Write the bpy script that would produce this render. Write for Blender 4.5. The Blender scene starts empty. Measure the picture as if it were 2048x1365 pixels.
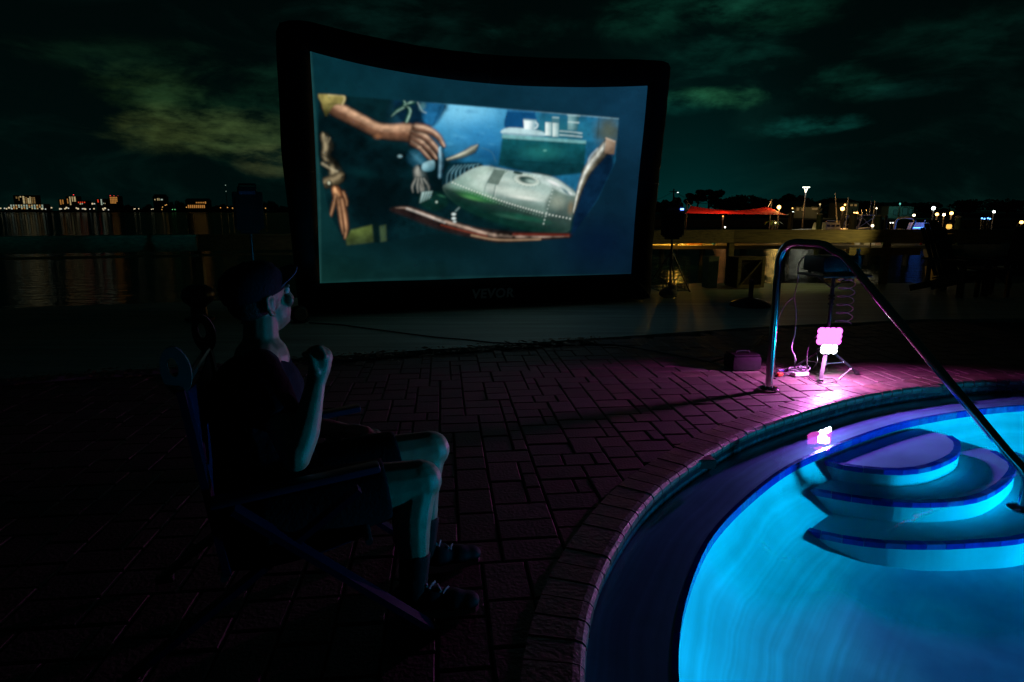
import bpy, bmesh, math, random
import numpy as np
from mathutils import Vector, Matrix
random.seed(7); rng = np.random.default_rng(7)
SC = bpy.context.scene; COL = SC.collection

# ------------------------------------------------------------------ camera
H, F, PITCH = 1.3, 1300.0, math.radians(11.4)
cam = bpy.data.cameras.new('camera'); camo = bpy.data.objects.new('camera', cam); COL.objects.link(camo)
camo.location = (0, 0, H); camo.rotation_euler = (math.radians(90) - PITCH, 0, 0)
cam.sensor_width = 36; cam.lens = 36 * F / 2048; cam.clip_start = 0.05; cam.clip_end = 4000
SC.camera = camo
RV = np.array([1., 0, 0]); FV = np.array([0, math.cos(PITCH), -math.sin(PITCH)]); UV = np.array([0, math.sin(PITCH), math.cos(PITCH)])
CV = np.array([0, 0, H])
def ray(x, y): return FV + (x - 1024) / F * RV - (y - 682.5) / F * UV
def P(x, y, z=0.0):
    v = ray(x, y); return CV + v * (z - H) / v[2]
def Q(x, y, D): return CV + ray(x, y) * D
def ppm(D): return F / D
def azel(x, y):
    v = ray(x, y); v = v / np.linalg.norm(v); return math.atan2(v[0], v[1]), math.asin(v[2])
def lin(c): return tuple(((v / 255.0) / 12.92 if v <= 10 else ((v / 255.0 + .055) / 1.055) ** 2.4) for v in c)

# ------------------------------------------------------------------ world: cloudy night sky
W = bpy.data.worlds.new('World'); SC.world = W; W.use_nodes = True
wt = W.node_tree; wt.nodes.clear()
def N(t, typ, **k):
    n = t.nodes.new(typ)
    for a, b in k.items(): setattr(n, a, b)
    return n
def math_(t, op, a, b=None, c=None):
    n = N(t, 'ShaderNodeMath', operation=op)
    for i, v in enumerate((a, b, c)):
        if v is None: continue
        if isinstance(v, (int, float)): n.inputs[i].default_value = v
        else: t.links.new(v, n.inputs[i])
    return n.outputs[0]
tc = N(wt, 'ShaderNodeTexCoord'); sep = N(wt, 'ShaderNodeSeparateXYZ'); wt.links.new(tc.outputs['Generated'], sep.inputs[0])
AZ = math_(wt, 'ARCTAN2', sep.outputs[0], sep.outputs[1]); EL = math_(wt, 'ARCSINE', sep.outputs[2])
mp = N(wt, 'ShaderNodeMapping'); mp.inputs['Scale'].default_value = (2.2, 2.2, 6.0); wt.links.new(tc.outputs['Generated'], mp.inputs[0])
nz = N(wt, 'ShaderNodeTexNoise'); nz.inputs['Scale'].default_value = 2.6; nz.inputs['Detail'].default_value = 7; nz.inputs['Roughness'].default_value = .62
nz.inputs['Distortion'].default_value = .5; wt.links.new(mp.outputs[0], nz.inputs['Vector']); NZ = nz.outputs['Fac']
def rgbmul(t, fac, col):
    n = N(t, 'ShaderNodeVectorMath', operation='SCALE'); n.inputs[0].default_value = col[:3]; t.links.new(fac, n.inputs[3]); return n.outputs[0]
def vadd(t, a, b):
    n = N(t, 'ShaderNodeVectorMath', operation='ADD'); t.links.new(a, n.inputs[0]); t.links.new(b, n.inputs[1]); return n.outputs[0]
# base: faint green-black everywhere, lifting a little towards the horizon (city light)
el0 = math_(wt, 'MAXIMUM', EL, 0.0)
hz = math_(wt, 'EXPONENT', math_(wt, 'MULTIPLY', el0, -4.0))
base = N(wt, 'ShaderNodeVectorMath', operation='ADD'); base.inputs[0].default_value = (.0002, .0011, .0011)
wt.links.new(rgbmul(wt, hz, (.0, .0026, .0023)), base.inputs[1]); sky = base.outputs[0]
a0, e0 = azel(1370, 405)
g = math_(wt, 'ADD', math_(wt, 'POWER', math_(wt, 'DIVIDE', math_(wt, 'SUBTRACT', AZ, a0), .13), 2.0), math_(wt, 'MULTIPLY', el0, 11.0))
sky = vadd(wt, sky, rgbmul(wt, math_(wt, 'EXPONENT', math_(wt, 'MULTIPLY', g, -1.0)), lin((0, 40, 39))))
# soft cloud cover over the whole dome
cc = N(wt, 'ShaderNodeMapRange', interpolation_type='SMOOTHSTEP'); cc.inputs[1].default_value = .47; cc.inputs[2].default_value = .72
wt.links.new(NZ, cc.inputs[0])
sky = vadd(wt, sky, rgbmul(wt, math_(wt, 'MULTIPLY', cc.outputs[0], hz), (.0012, .0064, .0047)))
nz2 = N(wt, 'ShaderNodeTexNoise'); nz2.inputs['Scale'].default_value = 9; nz2.inputs['Detail'].default_value = 8; nz2.inputs['Roughness'].default_value = .6; wt.links.new(mp.outputs[0], nz2.inputs['Vector'])
tx0 = N(wt, 'ShaderNodeMapRange'); tx0.inputs[1].default_value = .36; tx0.inputs[2].default_value = .66; tx0.inputs[3].default_value = .15; tx0.inputs[4].default_value = 2.0; wt.links.new(nz2.outputs['Fac'], tx0.inputs[0]); TEX = tx0.outputs[0]
for (px, py, rx, ry, c) in [(400, 262, 150, 42, (52, 62, 28)), (320, 185, 120, 42, (24, 40, 16)), (540, 322, 60, 26, (50, 54, 28)), (470, 225, 150, 80, (8, 30, 18)),
                            (1412, 198, 90, 20, (30, 82, 52)), (1350, 212, 90, 24, (10, 60, 50)), (1330, 24, 160, 40, (8, 44, 32)), (1530, 20, 150, 40, (5, 36, 24)), (1640, 252, 90, 20, (10, 62, 54)),
                            (1690, 165, 80, 36, (6, 40, 30)), (1460, 110, 120, 40, (5, 36, 28)), (1900, 70, 160, 50, (3, 24, 18)), (250, 110, 160, 40, (8, 24, 12)), (1080, 60, 120, 30, (4, 26, 20)), (1800, 178, 90, 16, (3, 26, 22)), (800, 60, 200, 60, (4, 24, 20))]:
    a, e = azel(px, py); k = 1 / F
    dx = math_(wt, 'DIVIDE', math_(wt, 'SUBTRACT', AZ, a), rx * k); dy = math_(wt, 'DIVIDE', math_(wt, 'SUBTRACT', EL, e), ry * k)
    d2 = math_(wt, 'ADD', math_(wt, 'MULTIPLY', dx, dx), math_(wt, 'MULTIPLY', dy, dy))
    d2 = math_(wt, 'ADD', d2, math_(wt, 'MULTIPLY', math_(wt, 'SUBTRACT', .52, NZ), 5.5))
    m = N(wt, 'ShaderNodeMapRange', interpolation_type='SMOOTHSTEP'); m.inputs[1].default_value = 1.5; m.inputs[2].default_value = 0.0; m.inputs[3].default_value = 0; m.inputs[4].default_value = 1
    wt.links.new(d2, m.inputs[0])
    m2 = math_(wt, 'MULTIPLY', math_(wt, 'MULTIPLY', m.outputs[0], .5), math_(wt, 'EXPONENT', math_(wt, 'MULTIPLY', math_(wt, 'ADD', math_(wt, 'MULTIPLY', dx, dx), math_(wt, 'MULTIPLY', dy, dy)), -.35)))
    m2 = math_(wt, 'MULTIPLY', m2, TEX); sky = vadd(wt, sky, rgbmul(wt, m2, lin(c)))
bg = N(wt, 'ShaderNodeBackground'); bg.inputs[1].default_value = 1.0; wt.links.new(sky, bg.inputs[0])
wo = N(wt, 'ShaderNodeOutputWorld'); wt.links.new(bg.outputs[0], wo.inputs[0])
SC.view_settings.view_transform = 'Standard'; SC.view_settings.look = 'None'; SC.view_settings.exposure = 0; SC.view_settings.gamma = 1
SC.render.engine = 'CYCLES'; SC.cycles.use_denoising = True; SC.cycles.sample_clamp_indirect = 3.0; SC.cycles.max_bounces = 6
SC.cycles.transparent_max_bounces = 12; SC.cycles.caustics_reflective = False; SC.cycles.caustics_refractive = False

# ------------------------------------------------------------------ helpers
def tag(o, label=None, cat=None, group=None, kind=None):
    if label: o['label'] = label
    if cat: o['category'] = cat
    if group: o['group'] = group
    if kind: o['kind'] = kind
    return o
def empty(name, loc, rz=0, label=None, cat=None, group=None):
    o = bpy.data.objects.new(name, None); COL.objects.link(o); o.location = Vector([float(v) for v in loc]); o.rotation_euler.z = rz
    o.empty_display_size = .1
    return tag(o, label, cat, group)
def wmat(o):
    m = Matrix.LocRotScale(o.location, o.rotation_euler, o.scale)
    return m if o.parent is None else wmat(o.parent) @ o.matrix_parent_inverse @ m
def link(name, me, m=None, parent=None, world=True):
    o = bpy.data.objects.new(name, me); COL.objects.link(o)
    if m is not None and len(me.materials) == 0: me.materials.append(m)
    if parent is not None:
        o.parent = parent
        if world:
            pm = wmat(parent)
            o.matrix_parent_inverse = pm.inverted()
    return o
class MB:
    def __init__(s): s.v = []; s.f = []; s.M = Matrix.Identity(4)
    def add(s, vs, fs):
        b = len(s.v); s.v += [tuple(s.M @ Vector([float(c) for c in v])) for v in vs]; s.f += [tuple(b + i for i in f) for f in fs]; return s
    def box(s, c, d, rz=0, R=None, taper=1.0):
        M = Matrix.Translation(Vector([float(x) for x in c])) @ (R.to_4x4() if R is not None else Matrix.Rotation(rz, 4, 'Z'))
        vs = []
        for z in (-1, 1):
            t = taper if z > 0 else 1
            for x, y in ((-1, -1), (1, -1), (1, 1), (-1, 1)): vs.append(tuple(M @ Vector((x * d[0] / 2 * t, y * d[1] / 2 * t, z * d[2] / 2))))
        return s.add(vs, [(3, 2, 1, 0), (4, 5, 6, 7), (0, 1, 5, 4), (1, 2, 6, 5), (2, 3, 7, 6), (3, 0, 4, 7)])
    def bbox(s, c, d, b=.01, rz=0, R=None):        # chamfered box
        bm = bmesh.new(); bmesh.ops.create_cube(bm, size=1); bmesh.ops.scale(bm, vec=d, verts=bm.verts)
        bmesh.ops.bevel(bm, geom=bm.edges[:], offset=b, segments=2, affect='EDGES', profile=.6)
        M = Matrix.Translation(Vector([float(x) for x in c])) @ (R.to_4x4() if R is not None else Matrix.Rotation(rz, 4, 'Z'))
        bm.verts.index_update(); s.add([tuple(M @ v.co) for v in bm.verts], [tuple(v.index for v in f.verts) for f in bm.faces]); bm.free(); return s
    def bar(s, a, b, w, t, up=(0, 0, 1)):            # flat bar of width w, thickness t
        a = Vector([float(x) for x in a]); b = Vector([float(x) for x in b]); d = b - a; L = d.length; x = d / L
        u = Vector(up); y = u.cross(x)
        if y.length < 1e-5: y = Vector((1, 0, 0)).cross(x)
        y.normalize(); z = x.cross(y); R = Matrix((x, y, z)).transposed()
        return s.box((a + b) / 2, (L, w, t), R=R)
    def tube(s, pts, r, seg=8, caps=True, closed=False):
        pts = [Vector([float(c) for c in p]) for p in pts]; n = len(pts); rs = r if isinstance(r, (list, tuple)) else [r] * n
        vs = []; prev = None
        for i, p in enumerate(pts):
            if closed: t = pts[(i + 1) % n] - pts[i - 1]
            else: t = pts[min(i + 1, n - 1)] - pts[max(i - 1, 0)]
            if t.length < 1e-9: t = Vector((0, 0, 1))
            t.normalize()
            if prev is None:
                u = Vector((0, 0, 1)) if abs(t.z) < .9 else Vector((1, 0, 0))
            else: u = prev
            u = (u - t * u.dot(t)); u.normalize(); prev = u; w = t.cross(u)
            for k in range(seg):
                a = 2 * math.pi * k / seg; vs.append(p + (u * math.cos(a) + w * math.sin(a)) * rs[i])
        fs = []
        for i in range(n if closed else n - 1):
            for k in range(seg):
                k2 = (k + 1) % seg; j = (i + 1) % n
                fs.append((i * seg + k, i * seg + k2, j * seg + k2, j * seg + k))
        if caps and not closed: fs += [tuple(range(seg - 1, -1, -1)), tuple(range((n - 1) * seg, n * seg))]
        return s.add(vs, fs)
    def lathe(s, prof, c=(0, 0, 0), seg=20, R=None):     # profile [(r,z)]
        M = Matrix.Translation(Vector([float(x) for x in c])) @ (R.to_4x4() if R is not None else Matrix.Identity(4))
        vs = []; fs = []
        for (r, z) in prof:
            for k in range(seg):
                a = 2 * math.pi * k / seg; vs.append(tuple(M @ Vector((max(r, 1e-4) * math.cos(a), max(r, 1e-4) * math.sin(a), z))))
        for i in range(len(prof) - 1):
            for k in range(seg):
                k2 = (k + 1) % seg; fs.append((i * seg + k, i * seg + k2, (i + 1) * seg + k2, (i + 1) * seg + k))
        fs += [tuple(range(seg - 1, -1, -1)), tuple(range((len(prof) - 1) * seg, len(prof) * seg))]
        return s.add(vs, fs)
    def ball(s, c, r, sc=(1, 1, 1), nu=14, nv=9):
        prof = [(math.sin(math.pi * i / nv), -math.cos(math.pi * i / nv)) for i in range(nv + 1)]
        o = s.M; s.M = o @ Matrix.Translation(Vector([float(x) for x in c])) @ Matrix.Diagonal((r * sc[0], r * sc[1], r * sc[2], 1)); s.lathe(prof, seg=nu); s.M = o; return s
    def prism(s, poly, dirv):                            # polygon extruded along a vector
        n = len(poly); d = Vector(dirv); vs = [Vector([float(c) for c in p]) for p in poly]; vs = vs + [v + d for v in vs]
        return s.add(vs, [tuple(range(n - 1, -1, -1)), tuple(range(n, 2 * n))] + [(i, (i + 1) % n, n + (i + 1) % n, n + i) for i in range(n)])
    def mesh(s, name, smooth=False):
        me = bpy.data.meshes.new(name); me.from_pydata(s.v, [], s.f); me.update()
        bm = bmesh.new(); bm.from_mesh(me); bmesh.ops.recalc_face_normals(bm, faces=bm.faces); bm.to_mesh(me); bm.free()
        if smooth:
            me.polygons.foreach_set('use_smooth', [True] * len(me.polygons))
            try: me.set_sharp_from_angle(angle=math.radians(40))
            except Exception: pass
        return me
    def build(s, name, m, parent=None, smooth=False): return link(name, s.mesh(name, smooth), m, parent)

MATS = {}
def mat(name, col, rough=.6, metal=0.0, var=.25, scale=8.0, bump=0.0, bscale=60.0, spec=.5, stretch=(1, 1, 1), rand=0.0, coat=0.0):
    if name in MATS: return MATS[name]
    m = bpy.data.materials.new(name); m.use_nodes = True; t = m.node_tree; b = t.nodes['Principled BSDF']
    b.inputs['Roughness'].default_value = rough; b.inputs['Metallic'].default_value = metal; b.inputs['Specular IOR Level'].default_value = spec; b.inputs['Coat Weight'].default_value = coat
    c = N(t, 'ShaderNodeTexCoord'); mpp = N(t, 'ShaderNodeMapping'); mpp.inputs['Scale'].default_value = stretch; t.links.new(c.outputs['Object'], mpp.inputs[0])
    n = N(t, 'ShaderNodeTexNoise'); n.inputs['Scale'].default_value = scale; n.inputs['Detail'].default_value = 6; t.links.new(mpp.outputs[0], n.inputs['Vector'])
    r = N(t, 'ShaderNodeValToRGB'); r.color_ramp.elements[0].position = .3; r.color_ramp.elements[1].position = .7
    lo = [max(v * (1 - var), 0) for v in col]; hi = [min(v * (1 + var), 1) for v in col]
    r.color_ramp.elements[0].color = (*lo, 1); r.color_ramp.elements[1].color = (*hi, 1); t.links.new(n.outputs['Fac'], r.inputs[0])
    out = r.outputs[0]
    if rand:
        oi = N(t, 'ShaderNodeObjectInfo'); ge = N(t, 'ShaderNodeNewGeometry')
        s_ = math_(t, 'FRACT', math_(t, 'ADD', oi.outputs['Random'], ge.outputs['Random Per Island']))
        hs = N(t, 'ShaderNodeHueSaturation'); t.links.new(out, hs.inputs['Color'])
        t.links.new(math_(t, 'MULTIPLY_ADD', s_, rand, 1 - rand / 2), hs.inputs['Value'])
        t.links.new(math_(t, 'MULTIPLY_ADD', math_(t, 'FRACT', math_(t, 'MULTIPLY', s_, 7.3)), .5, .75), hs.inputs['Saturation']); out = hs.outputs[0]
    t.links.new(out, b.inputs['Base Color'])
    rr = math_(t, 'MULTIPLY_ADD', n.outputs['Fac'], .3, max(rough - .15, .02)); 
    if not metal: t.links.new(rr, b.inputs['Roughness'])
    if bump:
        n2 = N(t, 'ShaderNodeTexNoise'); n2.inputs['Scale'].default_value = bscale; n2.inputs['Detail'].default_value = 4; t.links.new(mpp.outputs[0], n2.inputs['Vector'])
        bp = N(t, 'ShaderNodeBump'); bp.inputs['Strength'].default_value = bump; bp.inputs['Distance'].default_value = .01; t.links.new(n2.outputs['Fac'], bp.inputs['Height']); t.links.new(bp.outputs[0], b.inputs['Normal'])
    MATS[name] = m; return m
def emit(name, col, s):
    if name in MATS: return MATS[name]
    m = bpy.data.materials.new(name); m.use_nodes = True; t = m.node_tree; t.nodes.clear()
    e = N(t, 'ShaderNodeEmission'); e.inputs[0].default_value = (*col, 1); e.inputs[1].default_value = s
    o = N(t, 'ShaderNodeOutputMaterial'); t.links.new(e.outputs[0], o.inputs[0]); MATS[name] = m; return m
def lamp(name, kind, loc, energy, col, parent, size=.05, rot=None, **k):
    l = bpy.data.lights.new(name, kind); l.energy = energy; l.color = col
    if kind in ('POINT', 'SPOT'): l.shadow_soft_size = size
    elif kind == 'AREA': l.size = size
    for a, b in k.items(): setattr(l, a, b)
    o = bpy.data.objects.new(name, l); COL.objects.link(o); o.location = [float(v) for v in loc]
    if rot is not None: o.rotation_euler = Vector(rot).to_track_quat('-Z', 'Y').to_euler()
    if parent is not None: o.parent = parent; o.matrix_parent_inverse = wmat(parent).inverted()
    return o
def copy_tree(o, parent=None):
    c = o.copy(); COL.objects.link(c); c.parent = parent
    for ch in list(o.children): copy_tree(ch, c)
    return c
def catmull(pts, n, closed=False):
    pts = [np.array(p, float) for p in pts]; m = len(pts); out = []
    for i in range(m if closed else m - 1):
        p0 = pts[(i - 1) % m] if closed or i > 0 else 2 * pts[0] - pts[1]
        p1 = pts[i]; p2 = pts[(i + 1) % m]
        p3 = pts[(i + 2) % m] if closed or i + 2 < m else 2 * pts[-1] - pts[-2]
        for k in range(n):
            t = k / n
            out.append(.5 * ((2 * p1) + (-p0 + p2) * t + (2 * p0 - 5 * p1 + 4 * p2 - p3) * t * t + (-p0 + 3 * p1 - 3 * p2 + p3) * t ** 3))
    if not closed: out.append(pts[-1])
    return out

# materials
M_BLACKFAB = mat('black_fabric', (.012, .012, .013), .75, spec=.12, bump=.4, bscale=25)
M_BLACKPL = mat('black_plastic', (.015, .015, .016), .45, bump=.15, bscale=200)
M_STEEL = mat('polished_steel', (.62, .63, .64), .13, 1.0, var=.06)
M_DARKST = mat('dark_steel', (.06, .06, .065), .35, .6, var=.2)
M_CONC = mat('brushed_concrete', (.33, .46, .41), .55, var=.34, scale=1.2, bump=.5, bscale=14, stretch=(.5, 7, 1))
M_PAVER = mat('brick_paver', (.095, .066, .06), .7, var=.3, scale=9, bump=.5, bscale=70, rand=.55)
M_COPING = mat('coping_brick', (.115, .078, .068), .5, var=.4, scale=14, bump=.45, bscale=55, rand=.4)
M_SAND = mat('joint_sand', (.06, .05, .042), .95, var=.4, scale=20, bump=.4)
M_PLASTER = mat('pool_plaster', (.60, .68, .74), .55, var=.22, scale=1.6, bump=.25, bscale=7)
M_TILE = mat('blue_trim_tile', (.008, .04, .42), .2, var=.2, scale=30, rand=.3)
M_WTILE = mat('dark_waterline_tile', (.02, .035, .05), .2, var=.4, scale=25, rand=.3)
M_WOOD = mat('weathered_wood', (.30, .22, .09), .7, var=.4, scale=5, bump=.5, bscale=40, stretch=(1, 8, 8))
M_DKWOOD = mat('dark_stained_wood', (.035, .025, .02), .6, var=.4, scale=5, bump=.3, stretch=(1, 8, 8))
M_PILE = mat('wet_piling_wood', (.12, .12, .09), .8, var=.4, scale=6, bump=.5, stretch=(4, 4, .6))
M_LEAF = mat('dark_foliage', (.035, .055, .02), .6, var=.5, scale=.6)
M_BARK = mat('bark', (.05, .04, .03), .9, bump=.5)
M_WHITEGEL = mat('white_gelcoat', (.62, .62, .58), .3, var=.1)
M_STUCCO = mat('pale_stucco', (.35, .32, .25), .9, var=.15, scale=.5)
M_SKIN = mat('skin', (.30, .20, .13), .5, var=.2, scale=25, bump=.1, bscale=150)
M_SHIRT = mat('dark_shirt_cotton', (.008, .009, .016), .9, spec=.12, var=.3, bump=.9, bscale=22)
M_SHORTS = mat('dark_shorts_cotton', (.008, .008, .011), .9, spec=.12, var=.3, bump=.4, bscale=90)
M_CAP = mat('dark_cap_cotton', (.012, .014, .022), .8, spec=.12, bump=.3, bscale=120)
M_NAVYSLING = mat('navy_sling_fabric', (.008, .009, .04), .8, spec=.12, var=.2, bump=.3, bscale=120)
M_GREYPL = mat('pale_grey_plastic', (.06, .08, .078), .6, spec=.2)
M_WHITEPL = mat('white_plastic', (.7, .68, .66), .4, var=.05)
M_CABLEW = mat('pale_cable', (.6, .55, .6), .4, var=.05)
M_CABLEB = mat('black_cable', (.012, .012, .012), .45, var=.05)

# ------------------------------------------------------------------ pool outline
VIS = [P(x, y)[:2] for x, y in [(2048, 757), (1900, 765), (1750, 785), (1640, 812), (1500, 858), (1400, 912), (1300, 985), (1240, 1060), (1195, 1140), (1165, 1230), (1150, 1365)]]
loop = [(6.4, 4.55), (5.2, 5.0)] + [tuple(v) for v in VIS] + [(.13, .6), (.25, -.6), (.8, -2.0), (2.2, -3.0), (4.4, -3.1), (6.3, -1.6), (7.2, .8), (7.1, 3.2)]
dense = catmull(loop, 24, True); dense = np.array(dense)
seg = np.linalg.norm(np.roll(dense, -1, 0) - dense, axis=1); cum = np.concatenate([[0], np.cumsum(seg)]); PER = cum[-1]
NP_ = int(PER / .1045); ss = np.arange(NP_) * PER / NP_
dd = np.vstack([dense, dense[:1]])
PC = np.stack([np.interp(ss, cum, dd[:, 0]), np.interp(ss, cum, dd[:, 1])], 1)
for _ in range(3): PC = (np.roll(PC, 1, 0) + 2 * PC + np.roll(PC, -1, 0)) / 4
tan = np.roll(PC, -1, 0) - np.roll(PC, 1, 0); tan /= np.linalg.norm(tan, axis=1)[:, None]
ctr = PC.mean(0); nor = np.stack([-tan[:, 1], tan[:, 0]], 1)
if ((ctr - PC) * nor).sum() < 0: nor = -nor                       # inward normal
def off(o): return PC + nor * o
WATER_Z, LEDGE_Z, FLOOR_Z = -.085, -.122, -.56

# ------------------------------------------------------------------ ground, walkway, bay
def ysea(x): return 10.73 + .3 * x if x < 3.4 else 11.75
def ywalk(x): return 6.3 + .34 * x if x < 3.0 else 7.32 + .23 * (x - 3.0) if x < 5 else 7.78 + .06 * (x - 5)
mb = MB(); ring = off(-.06); outer = []
for p in ring:
    d = p - ctr; d /= np.linalg.norm(d); t = .5; q = ctr.copy()
    while True:
        q = ctr + d * t
        if q[0] < -40 or q[0] > 60 or q[1] < -30 or q[1] > ysea(q[0]): break
        t += .02 if t < 40 else .2
    outer.append(q)
n = NP_
mb.add([(p[0], p[1], -.05) for p in ring] + [(p[0], p[1], -.05) for p in outer], [(i, (i + 1) % n, n + (i + 1) % n, n + i) for i in range(n)])
ground = tag(mb.build('ground', M_SAND), kind='structure')
xs = [-40, -20, -10, -6, -4, -3, -2, -1, 0, 1, 2, 3, 3.4, 4, 5, 7, 10, 20, 60]
mb = MB()
for a, b in zip(xs[:-1], xs[1:]):
    mb.add([(a, ywalk(a), -.05), (b, ywalk(b), -.05), (b, ywalk(b), .0), (a, ywalk(a), .0), (b, ysea(b), .0), (a, ysea(a), .0), (b, ysea(b), -1.6), (a, ysea(a), -1.6)],
           [(0, 1, 2, 3), (3, 2, 4, 5), (5, 4, 6, 7)])
walk = tag(mb.build('walkway', M_CONC), kind='structure')

# bay water
m = bpy.data.materials.new('bay_water'); m.use_nodes = True; t = m.node_tree; t.nodes.clear()
df = N(t, 'ShaderNodeBsdfDiffuse'); df.inputs[0].default_value = (.002, .010, .008, 1); gb = N(t, 'ShaderNodeBsdfGlossy'); gb.inputs['Roughness'].default_value = .06; gb.inputs[0].default_value = (.36, .40, .38, 1)
fw = N(t, 'ShaderNodeFresnel'); fw.inputs[0].default_value = 1.33; mw = N(t, 'ShaderNodeMixShader'); ow = N(t, 'ShaderNodeOutputMaterial'); t.links.new(fw.outputs[0], mw.inputs[0]); t.links.new(df.outputs[0], mw.inputs[1]); t.links.new(gb.outputs[0], mw.inputs[2]); t.links.new(mw.outputs[0], ow.inputs[0])
c = N(t, 'ShaderNodeTexCoord'); hs = []
for sc_, st in ((1.3, (.8, 2.4, 1)), (5.0, (.7, 2.2, 1))):
    mpp = N(t, 'ShaderNodeMapping'); mpp.inputs['Scale'].default_value = st; t.links.new(c.outputs['Object'], mpp.inputs[0])
    nn = N(t, 'ShaderNodeTexNoise'); nn.inputs['Scale'].default_value = sc_; nn.inputs['Detail'].default_value = 3; t.links.new(mpp.outputs[0], nn.inputs['Vector']); hs.append(nn.outputs['Fac'])
bp = N(t, 'ShaderNodeBump'); bp.inputs['Strength'].default_value = .5; bp.inputs['Distance'].default_value = .2
t.links.new(math_(t, 'ADD', hs[0], math_(t, 'MULTIPLY', hs[1], .35)), bp.inputs['Height']); t.links.new(bp.outputs[0], gb.inputs['Normal']); t.links.new(bp.outputs[0], fw.inputs['Normal']); M_BAY = m
# keep the water outside the land: strip beyond the seawall
mb = MB(); wx = [-900, -200] + xs + [200, 900]
def yw(x): return ysea(max(min(x, 60), -40)) - .02
mb.add([(x, yw(x), -.75) for x in wx] + [(x, 1500, -.75) for x in wx], [(i, i + 1, len(wx) + i + 1, len(wx) + i) for i in range(len(wx) - 1)])
bw = tag(mb.build('bay_water', M_BAY), kind='structure')
if bw.data.polygons[0].normal.z < 0: bw.data.flip_normals()

# ------------------------------------------------------------------ pool basin, ledge, steps, coping
prof = [(0.0, -.055), (.0, LEDGE_Z), (.30, LEDGE_Z)]
mb = MB(); rings = [off(o) for o, z in prof]
mb.add([(p[0], p[1], z) for r, (o, z) in zip(rings, prof) for p in r], [(k * n + i, k * n + (i + 1) % n, (k + 1) * n + (i + 1) % n, (k + 1) * n + i) for k in range(1, 2) for i in range(n)])
prof2 = [(.30, LEDGE_Z), (.302, -.165), (.32, -.21), (.37, -.29), (.46, -.385), (.58, -.46), (.74, -.515), (.95, -.548), (1.3, FLOOR_Z)]
rings = [off(o) for o, z in prof2]; b0 = len(mb.v)
mb.add([(p[0], p[1], z) for r, (o, z) in zip(rings, prof2) for p in r] + [(ctr[0], ctr[1], FLOOR_Z - .02)],
       [(k * n + i, k * n + (i + 1) % n, (k + 1) * n + (i + 1) % n, (k + 1) * n + i) for k in range(len(prof2) - 1) for i in range(n)] + [((len(prof2) - 1) * n + i, (len(prof2) - 1) * n + (i + 1) % n, len(prof2) * n) for i in range(n)])
M_BASIN = M_PLASTER.copy(); M_BASIN.name = 'pool_plaster_depth_shade'; t = M_BASIN.node_tree; b = t.nodes['Principled BSDF']; src = b.inputs['Base Color'].links[0].from_socket
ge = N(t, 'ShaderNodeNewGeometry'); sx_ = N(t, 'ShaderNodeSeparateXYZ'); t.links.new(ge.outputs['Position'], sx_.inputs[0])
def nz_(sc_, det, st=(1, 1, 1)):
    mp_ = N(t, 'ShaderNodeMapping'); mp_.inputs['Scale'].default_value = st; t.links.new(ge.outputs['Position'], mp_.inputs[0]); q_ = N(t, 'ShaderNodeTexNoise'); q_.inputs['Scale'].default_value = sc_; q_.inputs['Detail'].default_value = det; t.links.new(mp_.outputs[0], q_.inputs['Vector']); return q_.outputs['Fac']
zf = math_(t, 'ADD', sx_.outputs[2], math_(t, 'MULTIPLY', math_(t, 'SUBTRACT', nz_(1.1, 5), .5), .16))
mr = N(t, 'ShaderNodeMapRange', interpolation_type='SMOOTHSTEP'); mr.inputs[1].default_value = -.49; mr.inputs[2].default_value = -.575; t.links.new(zf, mr.inputs[0])  # floor darkens with depth: light falloff and water depth painted into the colour
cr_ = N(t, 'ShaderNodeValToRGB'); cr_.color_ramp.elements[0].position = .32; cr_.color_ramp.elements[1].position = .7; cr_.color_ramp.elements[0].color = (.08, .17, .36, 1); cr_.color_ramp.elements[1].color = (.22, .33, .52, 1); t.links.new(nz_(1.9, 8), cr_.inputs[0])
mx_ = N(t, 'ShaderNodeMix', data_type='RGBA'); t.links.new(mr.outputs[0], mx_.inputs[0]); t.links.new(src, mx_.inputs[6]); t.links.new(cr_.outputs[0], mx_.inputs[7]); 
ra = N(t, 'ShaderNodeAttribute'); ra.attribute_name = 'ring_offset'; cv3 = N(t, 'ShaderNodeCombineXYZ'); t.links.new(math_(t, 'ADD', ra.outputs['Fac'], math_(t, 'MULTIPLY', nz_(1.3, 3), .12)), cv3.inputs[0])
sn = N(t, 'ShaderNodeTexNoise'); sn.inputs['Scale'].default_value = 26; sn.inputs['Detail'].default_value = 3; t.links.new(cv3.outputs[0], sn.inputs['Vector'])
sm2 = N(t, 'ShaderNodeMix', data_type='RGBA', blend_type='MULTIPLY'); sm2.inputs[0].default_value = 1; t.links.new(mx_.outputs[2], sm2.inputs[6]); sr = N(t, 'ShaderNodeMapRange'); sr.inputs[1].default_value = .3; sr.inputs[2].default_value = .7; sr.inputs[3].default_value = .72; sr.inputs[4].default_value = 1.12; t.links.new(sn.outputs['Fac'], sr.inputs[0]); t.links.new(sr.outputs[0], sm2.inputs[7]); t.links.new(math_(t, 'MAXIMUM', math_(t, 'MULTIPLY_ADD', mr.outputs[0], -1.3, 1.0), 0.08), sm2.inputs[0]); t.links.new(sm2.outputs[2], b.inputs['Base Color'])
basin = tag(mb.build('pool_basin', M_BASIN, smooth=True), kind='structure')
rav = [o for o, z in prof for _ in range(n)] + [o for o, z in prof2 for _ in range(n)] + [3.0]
ra_ = basin.data.attributes.new('ring_offset', 'FLOAT', 'POINT'); ra_.data.foreach_set('value', rav)
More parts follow.
